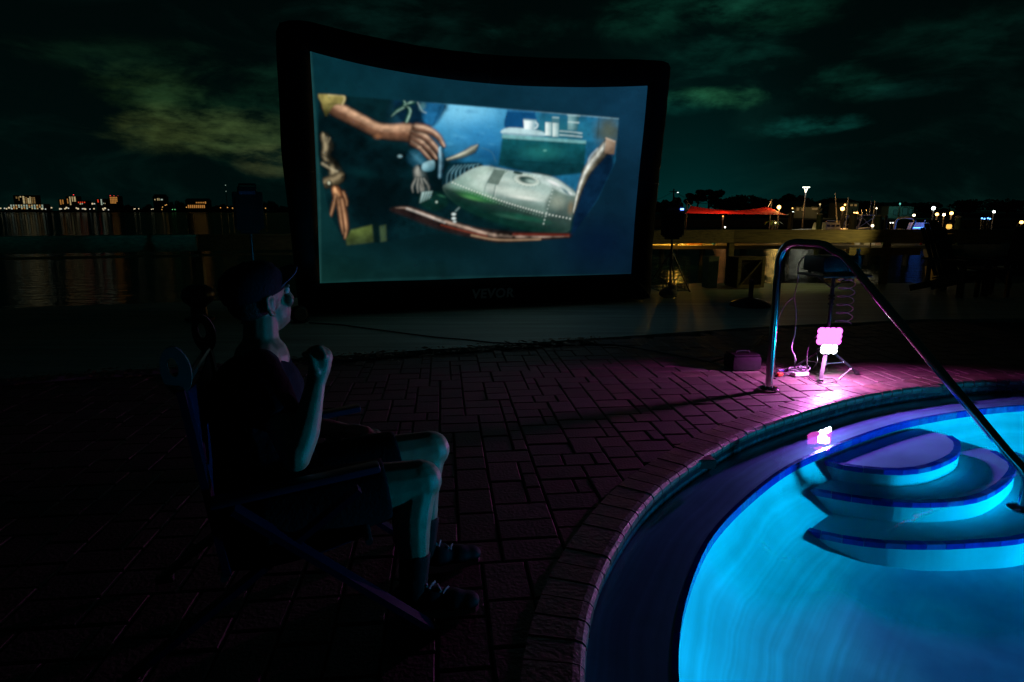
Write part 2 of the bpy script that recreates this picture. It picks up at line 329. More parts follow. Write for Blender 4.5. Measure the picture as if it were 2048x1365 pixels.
# waterline tiles (one band of small tiles under the coping)
mb = MB(); rin = off(.006); rout = off(-.03)
for i in range(n):
    for h in (0, 1):
        for zz in (0, 1):
            a = rin[i] * (1 - h * .5) + rin[(i + 1) % n] * h * .5; bb = rin[i] * (.5 - h * .5) + rin[(i + 1) % n] * (.5 + h * .5)
            u = (bb - a) * .03; z0 = -.056 - zz * .033; z1 = z0 - .0315; a2 = a + u; b2 = bb - u
            mb.add([(*a2, z0), (*b2, z0), (*b2, z1), (*a2, z1)], [(0, 1, 2, 3)])
wl = mb.build('waterline_tile', M_WTILE, basin); wl['kind'] = 'stuff'
# which bricks does the photograph show
def proj(w):
    w = np.array(w) - CV; D = w @ FV; return (1024 + F * (w @ RV) / D, 682.5 - F * (w @ UV) / D, D)
def seen(p, m=120):
    x, y, D = proj((p[0], p[1], 0)); return D > .2 and -m < x < 2048 + m and -m < y < 1365 + m
bprof = [(-.155, -.055), (-.155, .006), (-.01, .006), (.012, .001), (.024, -.012), (.027, -.028), (.022, -.045), (.008, -.055)]
hid = MB()
for i in range(n):
    j = (i + 1) % n; mbk = hid if not seen(PC[i]) else MB()
    zj = rng.uniform(-.002, .002); g1 = .035; g2 = .965
    vs = []
    for f in (g1, g2):
        c0 = PC[i] * (1 - f) + PC[j] * f; nn_ = nor[i] * (1 - f) + nor[j] * f
        vs += [(*(c0 + nn_ * o), z + zj) for o, z in bprof]
    k = len(bprof)
    mbk.add(vs, [tuple(range(k)), tuple(range(2 * k - 1, k - 1, -1))] + [(q, (q + 1) % k, k + (q + 1) % k, k + q) for q in range(k)])
    if mbk is not hid: mbk.build('coping_brick', M_COPING, basin)
if hid.v: hid.build('coping_run', M_COPING, basin)['kind'] = 'stuff'
# mortar below the coping
mb = MB(); r1, r2 = off(-.15), off(.012)
mb.add([(*p, -.004) for p in r1] + [(*p, -.012) for p in r2] + [(*p, -.054) for p in r2], [(i, (i + 1) % n, n + (i + 1) % n, n + i) for i in range(n)] + [(n + i, n + (i + 1) % n, 2 * n + (i + 1) % n, 2 * n + i) for i in range(n)])
mb.build('coping_mortar', M_SAND, basin)
# blue trim tiles along the lip of the ledge
rl0, rl1 = off(.298), off(.309)
for i in range(n):
    if not seen(off(.3)[i], 60): continue
    j = (i + 1) % n; f = .012; vs = []
    for ff in (f, 1 - f):
        a = rl0[i] * (1 - ff) + rl0[j] * ff; b_ = rl1[i] * (1 - ff) + rl1[j] * ff; c_ = off(.287)[i] * (1 - ff) + off(.287)[j] * ff
        vs += [(*c_, LEDGE_Z + .004), (*b_, LEDGE_Z + .004), (*b_, LEDGE_Z - .042), (*a, LEDGE_Z - .042), (*a, LEDGE_Z + .0005), (*c_, LEDGE_Z + .0005)]
    MB().add(vs, [(0, 1, 2, 3, 4, 5), (11, 10, 9, 8, 7, 6)] + [(q, (q + 1) % 6, 6 + (q + 1) % 6, 6 + q) for q in range(6)]).build('trim_tile', M_TILE, basin)
# three rounded entry steps
STEPS = [(-.185, [(1650, 922), (1694, 933), (1761, 940.5), (1805, 942), (1858, 935), (1903, 917), (1919, 902), (1918, 884), (1903, 873)]),
         (-.285, [(1588, 971.5), (1628, 982), (1716, 997), (1805, 1006), (1894, 1005), (1960, 995), (2005, 971), (2029, 944), (2027, 926), (1990, 903)]),
         (-.40, [(1561, 1048), (1606, 1059), (1672, 1075), (1761, 1087), (1872, 1090), (1960, 1086), (2048, 1077)])]
for si, (z, px) in enumerate(STEPS):
    pts = [P(x, y, z)[:2] for x, y in px]
    if si == 2: pts += [np.array((3.05, 3.32)), np.array((3.4, 3.62)), np.array((3.62, 4.0)), np.array((3.6, 4.4))]
    cv = np.array(catmull(pts, 6)); back = []
    # close the plan behind, under the ledge
    q0, q1 = cv[0], cv[-1]
    def nearest(q): return int(np.argmin(np.linalg.norm(off(.3) - q, axis=1)))
    i0, i1 = nearest(q0), nearest(q1)
    idx = list(range(min(i0, i1), max(i0, i1) + 1))
    if i1 == idx[0]: idx = idx  # runs from the last point back towards the first
    else: idx = idx[::-1]
    back = [off(.27)[i] for i in idx]
    plan = list(cv) + back
    mb = MB(); k = len(plan); zt = z; zb = FLOOR_Z - .05
    mb.add([(*p, zt) for p in plan] + [(*p, zb) for p in plan], [tuple(range(k)), tuple(range(2 * k - 1, k - 1, -1))] + [(q, (q + 1) % k, k + (q + 1) % k, k + q) for q in range(k)])
    st = mb.build('pool_step', M_PLASTER, basin)
    # trim tiles along the nosing
    L = np.concatenate([[0], np.cumsum(np.linalg.norm(np.diff(cv, axis=0), axis=1))]); nt = int(L[-1] / .1)
    pc = np.stack([np.interp(np.linspace(0, L[-1], nt + 1), L, cv[:, 0]), np.interp(np.linspace(0, L[-1], nt + 1), L, cv[:, 1])], 1)
    cen = np.array([np.mean([p[0] for p in plan]), np.mean([p[1] for p in plan])])
    tt = np.gradient(pc, axis=0); tt /= np.linalg.norm(tt, axis=1)[:, None]; nn_ = np.stack([-tt[:, 1], tt[:, 0]], 1)
    if ((pc - cen) * nn_).sum() < 0: nn_ = -nn_                    # outward
    for i in range(nt):
        vs = []
        for ff in (.015, .985):
            c0 = pc[i] * (1 - ff) + pc[i + 1] * ff; m0 = nn_[i] * (1 - ff) + nn_[i + 1] * ff
            vs += [(*(c0 - m0 * .034), zt + .004), (*(c0 + m0 * .006), zt + .004), (*(c0 + m0 * .006), zt - .026), (*(c0 - m0 * .004), zt - .026), (*(c0 - m0 * .034), zt + .0005)]
        MB().add(vs, [(0, 1, 2, 3, 4), (9, 8, 7, 6, 5)] + [(q, (q + 1) % 5, 5 + (q + 1) % 5, 5 + q) for q in range(5)]).build('trim_tile', M_TILE, st)
# pool water
m = bpy.data.materials.new('pool_water'); m.use_nodes = True; t = m.node_tree; t.nodes.clear()
tr = N(t, 'ShaderNodeBsdfTransparent'); tr.inputs[0].default_value = (.42, .87, 1.0, 1); gl = N(t, 'ShaderNodeBsdfGlossy'); gl.inputs['Roughness'].default_value = .015
mx = N(t, 'ShaderNodeMixShader'); o = N(t, 'ShaderNodeOutputMaterial')
c = N(t, 'ShaderNodeTexCoord'); nn = N(t, 'ShaderNodeTexNoise'); nn.inputs['Scale'].default_value = 5; nn.inputs['Detail'].default_value = 2; t.links.new(c.outputs['Object'], nn.inputs['Vector'])
bp = N(t, 'ShaderNodeBump'); bp.inputs['Strength'].default_value = .12; bp.inputs['Distance'].default_value = .02; t.links.new(nn.outputs['Fac'], bp.inputs['Height'])
t.links.new(bp.outputs[0], gl.inputs['Normal'])
ge = N(t, 'ShaderNodeNewGeometry'); dt = N(t, 'ShaderNodeVectorMath', operation='DOT_PRODUCT'); t.links.new(bp.outputs[0], dt.inputs[0]); t.links.new(ge.outputs['Incoming'], dt.inputs[1])
FR = math_(t, 'MULTIPLY_ADD', math_(t, 'POWER', math_(t, 'SUBTRACT', 1.0, math_(t, 'MINIMUM', math_(t, 'ABSOLUTE', dt.outputs['Value']), 1.0)), 5.0), .98, .02)
t.links.new(FR, mx.inputs[0]); t.links.new(tr.outputs[0], mx.inputs[1]); t.links.new(gl.outputs[0], mx.inputs[2]); t.links.new(mx.outputs[0], o.inputs[0])
mb = MB(); ro = off(.003)
mb.add([(*p, WATER_Z) for p in ro] + [(*ctr, WATER_Z)], [(i, (i + 1) % n, n) for i in range(n)])
pw = tag(mb.build('pool_water', m), kind='structure')
if pw.data.polygons[0].normal.z < 0: pw.data.flip_normals()
# underwater pool light in the wall of the pool
pl = np.array((6.0, 2.5, -.33)); aim = Vector((-2.9, .12, .0)).normalized()
pr_ = empty('pool_light', pl, 0, 'round underwater pool light shining cyan through the pool', 'pool light')
RQ = aim.to_track_quat('Z', 'Y').to_matrix()
MB().lathe([(.0, -.05), (.13, -.05), (.15, -.01), (.15, .005), (.12, .012)], pl, 24, RQ).build('housing', M_STEEL, pr_, True)
MB().lathe([(.115, .013), (.1, .018), (.0, .022)], pl, 24, RQ).build('lens', emit('pool_lens', (.03, .5, 1), 3), pr_, True)
added_hood = MB(); hs0 = Vector((-aim.y, aim.x, 0)).normalized(); hv = []  # added hood, out of view, blocks the pool light's upward rays
for k in range(13):
    a = math.pi * k / 12; e_ = hs0 * (.75 * math.cos(a)) + Vector((0, 0, .125 * math.sin(a) ** .5))
    hv += [Vector(pl) + e_, Vector(pl) + e_ + aim * .8]
ho = added_hood.add(hv, [(2 * k, 2 * k + 1, 2 * k + 3, 2 * k + 2) for k in range(12)]).build('added_hood', M_BLACKPL, pr_, True)
lamp('bulb', 'AREA', Vector(pl) + aim * .04, 255, (.0, .60, 1.0), pr_, .2, aim, shape='DISK', spread=math.radians(150))

# ------------------------------------------------------------------ paver deck
U_ = .082; ang = math.radians(6); ca, sa = math.cos(ang), math.sin(ang)
GX, GY = 130, 110; occ = np.zeros((GX, GY), bool); x0_, y0_ = -4.6, .2
sizes = [(3, 2)] * 5 + [(2, 3)] * 4 + [(2, 2)] * 3
place = []
for gy in range(GY):
    for gx in range(GX):
        if occ[gx, gy]: continue
        opts = sizes[:]; random.shuffle(opts)
        for (w, h) in opts + [(2, 1), (1, 2), (1, 1)]:
            if gx + w <= GX and gy + h <= GY and not occ[gx:gx + w, gy:gy + h].any():
                occ[gx:gx + w, gy:gy + h] = True; place.append((gx, gy, w, h)); break
from math import hypot
pool_in2 = off(-.055)
def inpoly(p, poly):
    x, y = p; inside = False; m_ = len(poly); j = m_ - 1
    for i in range(m_):
        xi, yi = poly[i]; xj, yj = poly[j]
        if (yi > y) != (yj > y) and x < (xj - xi) * (y - yi) / (yj - yi) + xi: inside = not inside
        j = i
    return inside
deck = empty('paver_deck', (0, 2, 0)); deck['kind'] = 'structure'
pav = []
for gx, gy, w, h in place:
    lx, ly = (gx + w / 2) * U_, (gy + h / 2) * U_
    X = x0_ + lx * ca - ly * sa; Y = y0_ + lx * sa + ly * ca
    if inpoly((X, Y), pool_in2): continue
    bed = .22 if X < .6 else .04
    if Y > ywalk(X) - bed - h * U_ / 2: continue
    x, y, D = proj((X, Y, 0))
    vis = D > .3 and -60 < x < 2110 and -60 < y < 1430
    lit = hypot(X - 2.3, Y - 4.4)
    pav.append((0 if vis else 1, lit if vis else 99, X, Y, w, h, D))
pav.sort(key=lambda q: (q[0], q[1])); PM = {}; rest = MB()
def paver_mesh(mbx, w, h):
    W_, H_ = w * U_ - .007, h * U_ - .007; b = .006
    vs = [(sx * W_ / 2, sy * H_ / 2, -.05) for sx, sy in ((-1, -1), (1, -1), (1, 1), (-1, 1))] + [(sx * W_ / 2, sy * H_ / 2, -b) for sx, sy in ((-1, -1), (1, -1), (1, 1), (-1, 1))] + [(sx * (W_ / 2 - b), sy * (H_ / 2 - b), 0) for sx, sy in ((-1, -1), (1, -1), (1, 1), (-1, 1))]
    fs = [(8, 9, 10, 11)] + [(4 + i, 4 + (i + 1) % 4, 8 + (i + 1) % 4, 8 + i) for i in range(4)] + [(i, (i + 1) % 4, 4 + (i + 1) % 4, 4 + i) for i in range(4)]
    mbx.add(vs, fs)
for k, (hidn, li, X, Y, w, h, D) in enumerate(pav):
    z = -.004 + rng.uniform(-.0025, .002); rz = ang + rng.uniform(-.012, .012)
    tx, ty = rng.uniform(-.008, .008, 2)
    if k < 300:
        if (w, h) not in PM:
            q = MB(); paver_mesh(q, w, h); PM[(w, h)] = q.mesh('paver'); PM[(w, h)].materials.append(M_PAVER)
        o = link('paver', PM[(w, h)], None, deck, False); o.location = (X, Y - 2, z); o.rotation_euler = (tx, ty, rz)
    else:
        rest.M = Matrix.Translation((X, Y, z)) @ Matrix.Rotation(rz, 4, 'Z') @ Matrix.Rotation(tx, 4, 'X'); paver_mesh(rest, w, h)
o = rest.build('paver_field', M_PAVER, deck); o['kind'] = 'stuff'
# leaf litter in the bed between pavers and walkway
mb = MB()
for k in range(900):
    X = rng.uniform(-4, .9); Y = ywalk(X) - rng.uniform(-.03, .3) * (1 if rng.random() < .8 else 1.6); s = rng.uniform(.015, .04)
    mb.M = Matrix.Translation((X, Y, rng.uniform(.0, .028))) @ Matrix.Rotation(rng.uniform(0, 6.3), 4, 'Z') @ Matrix.Rotation(rng.uniform(-.7, .7), 4, 'X')
    mb.add([(-s, 0, 0), (0, -s * .4, .004), (s, 0, .006), (0, s * .4, .004)], [(0, 1, 2, 3)])
tag(mb.build('leaf_litter', mat('dry_leaves', (.22, .15, .08), .6, var=.5, scale=30)), 'strip of dry leaf litter between the pavers and the walkway', 'leaf litter', kind='stuff')

# ------------------------------------------------------------------ inflatable movie screen
SA = P(597, 634); SB = P(1312, 603); SE = (SB - SA) / np.linalg.norm(SB - SA); SN = np.array([SE[1], -SE[0], 0])      # SN faces the pool deck
SN = SN if SN[1] < 0 else -SN
def sp(s, z, d=0.0): return SA + SE * s + np.array([0, 0, z]) + SN * d
def spx(x, y):
    v = ray(x, y); t = ((SA - CV) @ SN) / (v @ SN); w = CV + v * t; return (w - SA) @ SE, w[2]
OUT = {'l': [(597, 634), (585, 520), (572, 400), (560, 300), (556, 200), (550, 100)], 't': [(549, 34), (600, 30), (700, 55), (850, 85), (1000, 103), (1150, 110), (1280, 112)], 'r': [(1354, 117), (1347, 200), (1336, 300), (1325, 400), (1316, 500)], 'b': [(1312, 603), (1150, 610), (1000, 617), (850, 623), (700, 630)]}
INN = {'l': [(640, 567), (637, 480), (633, 370), (629, 270), (625, 190), (622, 140)], 't': [(620, 103), (660, 114), (750, 135), (880, 157), (1020, 171), (1150, 175), (1240, 174)], 'r': [(1295, 172), (1288, 250), (1279, 335), (1271, 420), (1266, 490)], 'b': [(1262, 548), (1130, 552), (1000, 555), (870, 560), (750, 563)]}
def resamp(d):
    out = []; keys = ['l', 't', 'r', 'b']
    for i, k in enumerate(keys):
        pts = d[k] + [d[keys[(i + 1) % 4]][0]]; pts = [spx(*p) for p in pts]; cv = np.array(catmull(pts, 10))
        L = np.concatenate([[0], np.cumsum(np.linalg.norm(np.diff(cv, axis=0), axis=1))]); u = np.linspace(0, L[-1], 41)[:-1]
        out += list(np.stack([np.interp(u, L, cv[:, 0]), np.interp(u, L, cv[:, 1])], 1))
    return np.array(out)
SO, SI = resamp(OUT), resamp(INN); nf = len(SO)
for _ in range(1): SO = (np.roll(SO, 1, 0) + 2 * SO + np.roll(SO, -1, 0)) / 4
SO[:, 1] = np.maximum(SO[:, 1], .0)
screen = empty('inflatable_screen', sp(2.47, 0), math.atan2(SE[1], SE[0]), 'big black inflatable movie screen on the walkway, showing a film', 'movie screen')
# tube frame: cross-section from inner edge forward round to outer edge and back
mb = MB(); cs = []; DEP = .62; mseg = 14
vs = []
for i in range(nf):
    o_, in_ = SO[i], SI[i]
    # wrinkle of the inflated fabric
    wv = .010 * math.sin(i * 2.1) + .008 * math.sin(i * 5.3 + 1)
    for k in range(mseg):
        a = math.pi * 2 * k / mseg; c_ = .5 - .5 * math.cos(a) * 1.0; dpt = math.sin(a)
        e = abs(dpt) ** .7 * (1 if dpt > 0 else -1)
        s_, z_ = in_ + (o_ - in_) * (c_ if c_ > .03 else -.02)
        vs.append(sp(s_, max(z_, .003), -.28 + e * (.28 + wv)))
fs = [(i * mseg + k, i * mseg + (k + 1) % mseg, ((i + 1) % nf) * mseg + (k + 1) % mseg, ((i + 1) % nf) * mseg + k) for i in range(nf) for k in range(mseg)]
mb.add(vs, fs); fr_ = mb.build('tube_frame', M_BLACKFAB, screen, True)
# seams on the tube
for i in (0, 40, 80, 120, 20, 60, 100, 140):
    pts = [Vector([float(c) for c in vs[i * mseg + k]]) for k in range(1, mseg // 2)]
    MB().tube([p + Vector(SN) * .004 for p in pts], .006, 6).build('seam', M_BLACKPL, fr_)
# lettering on the lower tube
cu = bpy.data.curves.new('lettering', 'FONT'); cu.body = 'VEVOR'; cu.size = .17; cu.align_x = 'CENTER'; cu.align_y = 'CENTER'; cu.extrude = .002; cu.space_character = 1.12; cu.shear = .12; cu.offset = .006
to = bpy.data.objects.new('tmp_text', cu); COL.objects.link(to); dg = bpy.context.evaluated_depsgraph_get(); me = bpy.data.meshes.new_from_object(to.evaluated_get(dg)); bpy.data.objects.remove(to)
s0, z0 = spx(985, 597)
tx_ = bpy.data.objects.new('lettering', me); COL.objects.link(tx_); me.materials.clear(); me.materials.append(mat('faded_print', (.5, .52, .58), .5, var=.3, scale=40))
TM = Matrix.Translation(Vector(sp(s0, .2, .012))) @ Matrix((Vector(SE), Vector((0, 0, 1)), Vector(SN))).transposed().to_4x4()
tx_.parent = screen; tx_.matrix_parent_inverse = wmat(screen).inverted(); tx_.matrix_basis = TM

# the projected film picture, painted by code onto the cloth's colour attribute
GXs, GYs = 520, 300
u = np.linspace(0, 1, GXs); v = np.linspace(0, 1, GYs)
tl = SI[40:80]; bl = SI[120:160]; tl = np.vstack([tl, SI[80:81]]); bl = np.vstack([bl, SI[0:1]])[::-1]; ll = np.vstack([SI[0:40], SI[40:41]]); rl = np.vstack([SI[80:120], SI[120:121]])[::-1]
def along(c, t): x = np.linspace(0, 1, len(c)); return np.stack([np.interp(t, x, c[:, 0]), np.interp(t, x, c[:, 1])], -1)
Tt, Bb, Ll, Rr = along(tl, u), along(bl, u), along(ll, v), along(rl, v)
UU, VV = np.meshgrid(u, v)
S = (1 - VV)[..., None] * Bb[None] + VV[..., None] * Tt[None] + (1 - UU)[..., None] * Ll[:, None] + UU[..., None] * Rr[:, None] \
    - ((1 - UU) * (1 - VV))[..., None] * SI[0] - (UU * (1 - VV))[..., None] * SI[120] - ((1 - UU) * VV)[..., None] * SI[40] - (UU * VV)[..., None] * SI[80]
SS, ZZ = S[..., 0], S[..., 1]
W3 = SA + SE * SS[..., None] + np.array([0, 0, 1]) * ZZ[..., None]
rel = W3 - CV; DD = rel @ FV; PX = 1024 + F * (rel @ RV) / DD; PY = 682.5 - F * (rel @ UV) / DD
X = (PX - 600) / .38095; Y = (PY - 80) / .38095                       # drawing units of the film picture
img = np.zeros((GYs, GXs, 3)); CLIP = [None]
def vnoise(sx, sy, seed):
    r = np.random.default_rng(seed); gx = int(2000 / sx) + 3; gy = int(1450 / sy) + 3; gval = r.random((gy, gx))
    fx = np.clip(X / sx, 0, gx - 2); fy = np.clip(Y / sy, 0, gy - 2); ix = fx.astype(int); iy = fy.astype(int); ax = fx - ix; ay = fy - iy
    ax = ax * ax * (3 - 2 * ax); ay = ay * ay * (3 - 2 * ay)
    return (gval[iy, ix] * (1 - ax) + gval[iy, ix + 1] * ax) * (1 - ay) + (gval[iy + 1, ix] * (1 - ax) + gval[iy + 1, ix + 1] * ax) * ay
n1, n2, n3 = vnoise(150, 140, 1), vnoise(46, 40, 2), vnoise(17, 17, 3)
NT = n1 * .5 + n2 * .9 + n3 * .6 - 1.0
def L3(c): return np.array(lin(c))
def pmask(poly, fe):
    x0, x1 = min(p[0] for p in poly) - 2 * fe, max(p[0] for p in poly) + 2 * fe; y0, y1 = min(p[1] for p in poly) - 2 * fe, max(p[1] for p in poly) + 2 * fe
    bx = (X >= x0) & (X <= x1) & (Y >= y0) & (Y <= y1); xx = X[bx]; yy = Y[bx]
    ins = np.zeros(xx.shape, bool); dist = np.full(xx.shape, 1e9); j = len(poly) - 1
    for i in range(len(poly)):
        xi, yi = poly[i]; xj, yj = poly[j]
        if yi != yj: ins ^= ((yi > yy) != (yj > yy)) & (xx < (xj - xi) * (yy - yi) / (yj - yi) + xi)
        ex, ey = xj - xi, yj - yi; q = np.clip(((xx - xi) * ex + (yy - yi) * ey) / (ex * ex + ey * ey + 1e-9), 0, 1)
        dist = np.minimum(dist, np.hypot(xx - xi - q * ex, yy - yi - q * ey)); j = i
    sd = np.where(ins, dist, -dist); m_ = np.clip(sd / fe * .5 + .5, 0, 1); return bx, m_ * m_ * (3 - 2 * m_)
def comp(bx, m_, col):
    m_ = m_[:, None] if CLIP[0] is None else (m_ * CLIP[0][bx])[:, None]
    img[bx] = img[bx] * (1 - m_) + col * m_
def fill(poly, c, fe=6, al=1.0, tex=.2, c2=None, ax=None, round_=True):
    if round_ and len(poly) > 3: poly = [tuple(p) for p in catmull(poly, 4, True)]
    bx, m_ = pmask(poly, fe); col = L3(c)[None] * np.ones((bx.sum(), 1))
    if c2 is not None:
        (xa, ya), (xb, yb) = ax; q = np.clip(((X[bx] - xa) * (xb - xa) + (Y[bx] - ya) * (yb - ya)) / ((xb - xa) ** 2 + (yb - ya) ** 2), 0, 1)[:, None]; q = q * q * (3 - 2 * q); col = L3(c) * (1 - q) + L3(c2) * q
    comp(bx, m_ * al, col * np.clip(1 + tex * 1.6 * NT[bx], .1, 3)[:, None])
def ell(cx, cy, rx, ry, c, al=1.0, soft=.5, rot=0):
    dx, dy = X - cx, Y - cy; cr, sr = math.cos(rot), math.sin(rot); q = np.hypot((dx * cr + dy * sr) / rx, (-dx * sr + dy * cr) / ry); bx = q < 1
    m_ = np.clip((1 - q[bx]) / max(soft, 1e-3), 0, 1); comp(bx, m_ * m_ * (3 - 2 * m_) * al, L3(c)[None] * np.ones((bx.sum(), 1)))
def strip(pts, ws, dk, md, lt, off_=-.3, fe=4, al=1.0, tex=.25, k=5):
    cp = np.array(catmull([np.array(p, float) for p in pts], k)); wv = np.interp(np.linspace(0, len(pts) - 1, len(cp)), range(len(pts)), ws); mw = max(ws) + 3 * fe
    bx = (X > cp[:, 0].min() - mw) & (X < cp[:, 0].max() + mw) & (Y > cp[:, 1].min() - mw) & (Y < cp[:, 1].max() + mw); xx, yy = X[bx], Y[bx]
    best = np.full(xx.shape, -1e9); sv = np.zeros(xx.shape)
    for i in range(len(cp) - 1):
        d = cp[i + 1] - cp[i]; L = np.hypot(*d) + 1e-9; d = d / L; t_ = np.clip(((xx - cp[i, 0]) * d[0] + (yy - cp[i, 1]) * d[1]) / L, 0, 1); w = (wv[i] * (1 - t_) + wv[i + 1] * t_) / 2
        qx, qy = xx - cp[i, 0] - t_ * L * d[0], yy - cp[i, 1] - t_ * L * d[1]; dist = np.hypot(qx, qy); sg = np.where(d[0] * qy - d[1] * qx > 0, 1, -1) * dist / np.maximum(w, .5)
        up = (w - dist) > best; best = np.where(up, w - dist, best); sv = np.where(up, sg, sv)
    m_ = np.clip(best / fe * .5 + .5, 0, 1); q = np.clip(np.abs(sv - off_) / (1 + abs(off_)), 0, 1)[:, None]
    col = np.where(q < .45, L3(lt) + (L3(md) - L3(lt)) * (q / .45), L3(md) + (L3(dk) - L3(md)) * ((q - .45) / .55)) * np.clip(1 + tex * 1.6 * NT[bx], .1, 3)[:, None]
    comp(bx, m_ * al, col)
def line(pts, w, c, al=1.0, fe=3): strip(pts, [w] * len(pts), c, c, c, 0, fe, al, .15)
# unlit cloth round the picture
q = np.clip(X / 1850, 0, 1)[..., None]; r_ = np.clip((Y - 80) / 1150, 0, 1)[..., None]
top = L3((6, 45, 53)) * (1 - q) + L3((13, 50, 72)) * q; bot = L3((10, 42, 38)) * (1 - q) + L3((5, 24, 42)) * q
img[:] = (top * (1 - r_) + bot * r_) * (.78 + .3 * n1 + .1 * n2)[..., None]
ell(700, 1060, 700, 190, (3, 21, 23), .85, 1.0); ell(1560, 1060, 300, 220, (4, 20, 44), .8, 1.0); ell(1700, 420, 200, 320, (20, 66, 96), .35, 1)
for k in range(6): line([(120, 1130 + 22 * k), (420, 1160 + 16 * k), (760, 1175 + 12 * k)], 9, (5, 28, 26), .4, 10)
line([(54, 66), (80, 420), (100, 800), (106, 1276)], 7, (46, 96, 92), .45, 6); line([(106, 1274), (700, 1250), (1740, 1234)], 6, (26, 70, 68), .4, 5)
# the picture itself: dark room with a blue lit wall
PICT = [(96, 284), (1672, 414), (1655, 640), (1560, 840), (1420, 1040), (1040, 1068), (700, 1010), (450, 1060), (240, 1080), (150, 900), (96, 600)]
bx_, mm_ = pmask(PICT, 4); CL = np.zeros(X.shape); CL[bx_] = mm_; CLIP[0] = CL
fill([(60, 250), (1700, 380), (1700, 700), (1450, 1100), (1000, 1110), (240, 1120), (60, 900)], (4, 28, 32), 3, .9, .4, round_=False)
fill([(650, 300), (1700, 390), (1690, 560), (1520, 900), (1050, 760), (880, 660), (740, 600), (690, 440)], (24, 92, 126), 30, 1, .4)
ell(880, 400, 450, 250, (78, 172, 220), 1.0, 1.0); ell(850, 360, 280, 130, (128, 208, 240), .85, 1.0); ell(960, 520, 260, 150, (40, 128, 184), .7, 1.0); ell(1000, 600, 150, 80, (16, 84, 132), .7, 1)
ell(1330, 480, 330, 120, (38, 112, 122), .7, 1.0); ell(1620, 480, 110, 130, (88, 92, 66), .8, 1.0); line([(1568, 410), (1562, 520)], 5, (36, 56, 58), .7, 4); line([(720, 324), (1200, 372), (1672, 414)], 5, (170, 214, 226), .8, 3)
for k in range(26):
    xx_, yy_ = rng.uniform(740, 1060), rng.uniform(350, 620); ell(xx_, yy_, rng.uniform(14, 46), rng.uniform(6, 18), (90, 176, 216) if k % 2 else (22, 96, 148), .25, 1, rng.uniform(-.3, .5))
# cabinet, tray, cup, jars
fill([(1062, 505), (1500, 535), (1490, 700), (1300, 720), (1040, 660)], (14, 78, 86), 8, 1, .3, (8, 50, 58), ((1250, 530), (1250, 700)), False); ell(1270, 590, 170, 60, (34, 122, 118), .6, 1); line([(1050, 632), (1490, 660)], 6, (5, 44, 52), .8, 4)
fill([(1060, 496), (1500, 530), (1500, 546), (1058, 516)], (104, 160, 162), 4, 1, .2, None, None, False); ell(1284, 582, 14, 8, (90, 160, 150), .9, .6)
fill([(1086, 376), (1100, 368), (1215, 374), (1234, 392), (1236, 480), (1080, 470)], (12, 70, 116), 6, 1, .2); line([(1092, 374), (1220, 380)], 5, (52, 132, 180), .6, 4)
fill([(1096, 462), (1255, 478), (1276, 506), (1064, 494)], (176, 208, 212), 5, 1, .15); line([(1070, 492), (1272, 506)], 7, (90, 132, 150), .8, 4)
fill([(1172, 418), (1240, 424), (1236, 474), (1176, 470)], (226, 240, 240), 3, 1, .1, (120, 160, 172), ((1190, 440), (1240, 446)), False); line([(1176, 420), (1236, 424)], 8, (110, 150, 160), .9, 3); line([(1236, 434), (1246, 446), (1240, 462), (1230, 466)], 8, (196, 218, 218), .9, 3)
fill([(1287, 434), (1320, 435), (1318, 506), (1286, 502)], (214, 230, 226), 3, 1, .1, (150, 184, 186), ((1290, 460), (1320, 460)), False); fill([(1324, 436), (1358, 438), (1356, 510), (1324, 508)], (206, 226, 222), 3, 1, .1, (130, 168, 172), ((1326, 470), (1358, 470)), False); fill([(1322, 404), (1360, 406), (1360, 434), (1320, 432)], (70, 120, 132), 4, .9, .2, None, None, False); line([(1326, 408), (1356, 410)], 4, (190, 216, 216), .8, 3)
fill([(1406, 394), (1466, 400), (1454, 476), (1404, 472)], (120, 160, 162), 4, .9, .3, (40, 84, 92), ((1410, 430), (1462, 430)), False); line([(1408, 432), (1462, 436)], 5, (200, 222, 220), .8, 3); line([(1404, 396), (1468, 400)], 5, (170, 200, 202), .8, 3)
for k in range(4): line([(1362, 480 + 10 * k), (1420, 484 + 10 * k), (1478, 492 + 9 * k)], 5, (196, 216, 212) if k % 2 == 0 else (44, 88, 96), .85, 3)
# figure in the background: jacket and neckerchief
fill([(500, 300), (760, 326), (744, 400), (700, 450), (640, 470), (540, 450)], (6, 34, 52), 16, 1, .4); fill([(668, 326), (752, 332), (738, 398), (700, 446), (660, 440), (640, 390)], (30, 104, 152), 12, .85, .4); line([(748, 334), (700, 446)], 7, (10, 48, 78), .7, 6)
for p_ in ([(540, 312), (548, 345), (508, 372), (478, 402)], [(548, 345), (574, 372), (556, 430)], [(548, 345), (590, 330), (612, 322)]): strip(p_, [12, 24, 22, 8][:len(p_)], (5, 34, 34), (24, 74, 62), (150, 190, 170), -.45, 7, .9, .8)
ell(642, 350, 26, 36, (74, 126, 136), .8, .8, .4); line([(618, 330), (640, 372), (660, 384)], 5, (176, 208, 206), .6, 4)
# dark figure in front and its sleeve folds
fill([(96, 400), (240, 430), (420, 560), (620, 600), (770, 640), (770, 770), (660, 860), (560, 900), (470, 1000), (300, 980), (230, 760), (96, 620)], (2, 20, 24), 26, .95, .4); ell(420, 830, 200, 190, (1, 9, 11), .85, 1); ell(330, 700, 120, 40, (6, 46, 48), .5, 1, .2); ell(600, 700, 120, 60, (5, 40, 46), .5, 1)
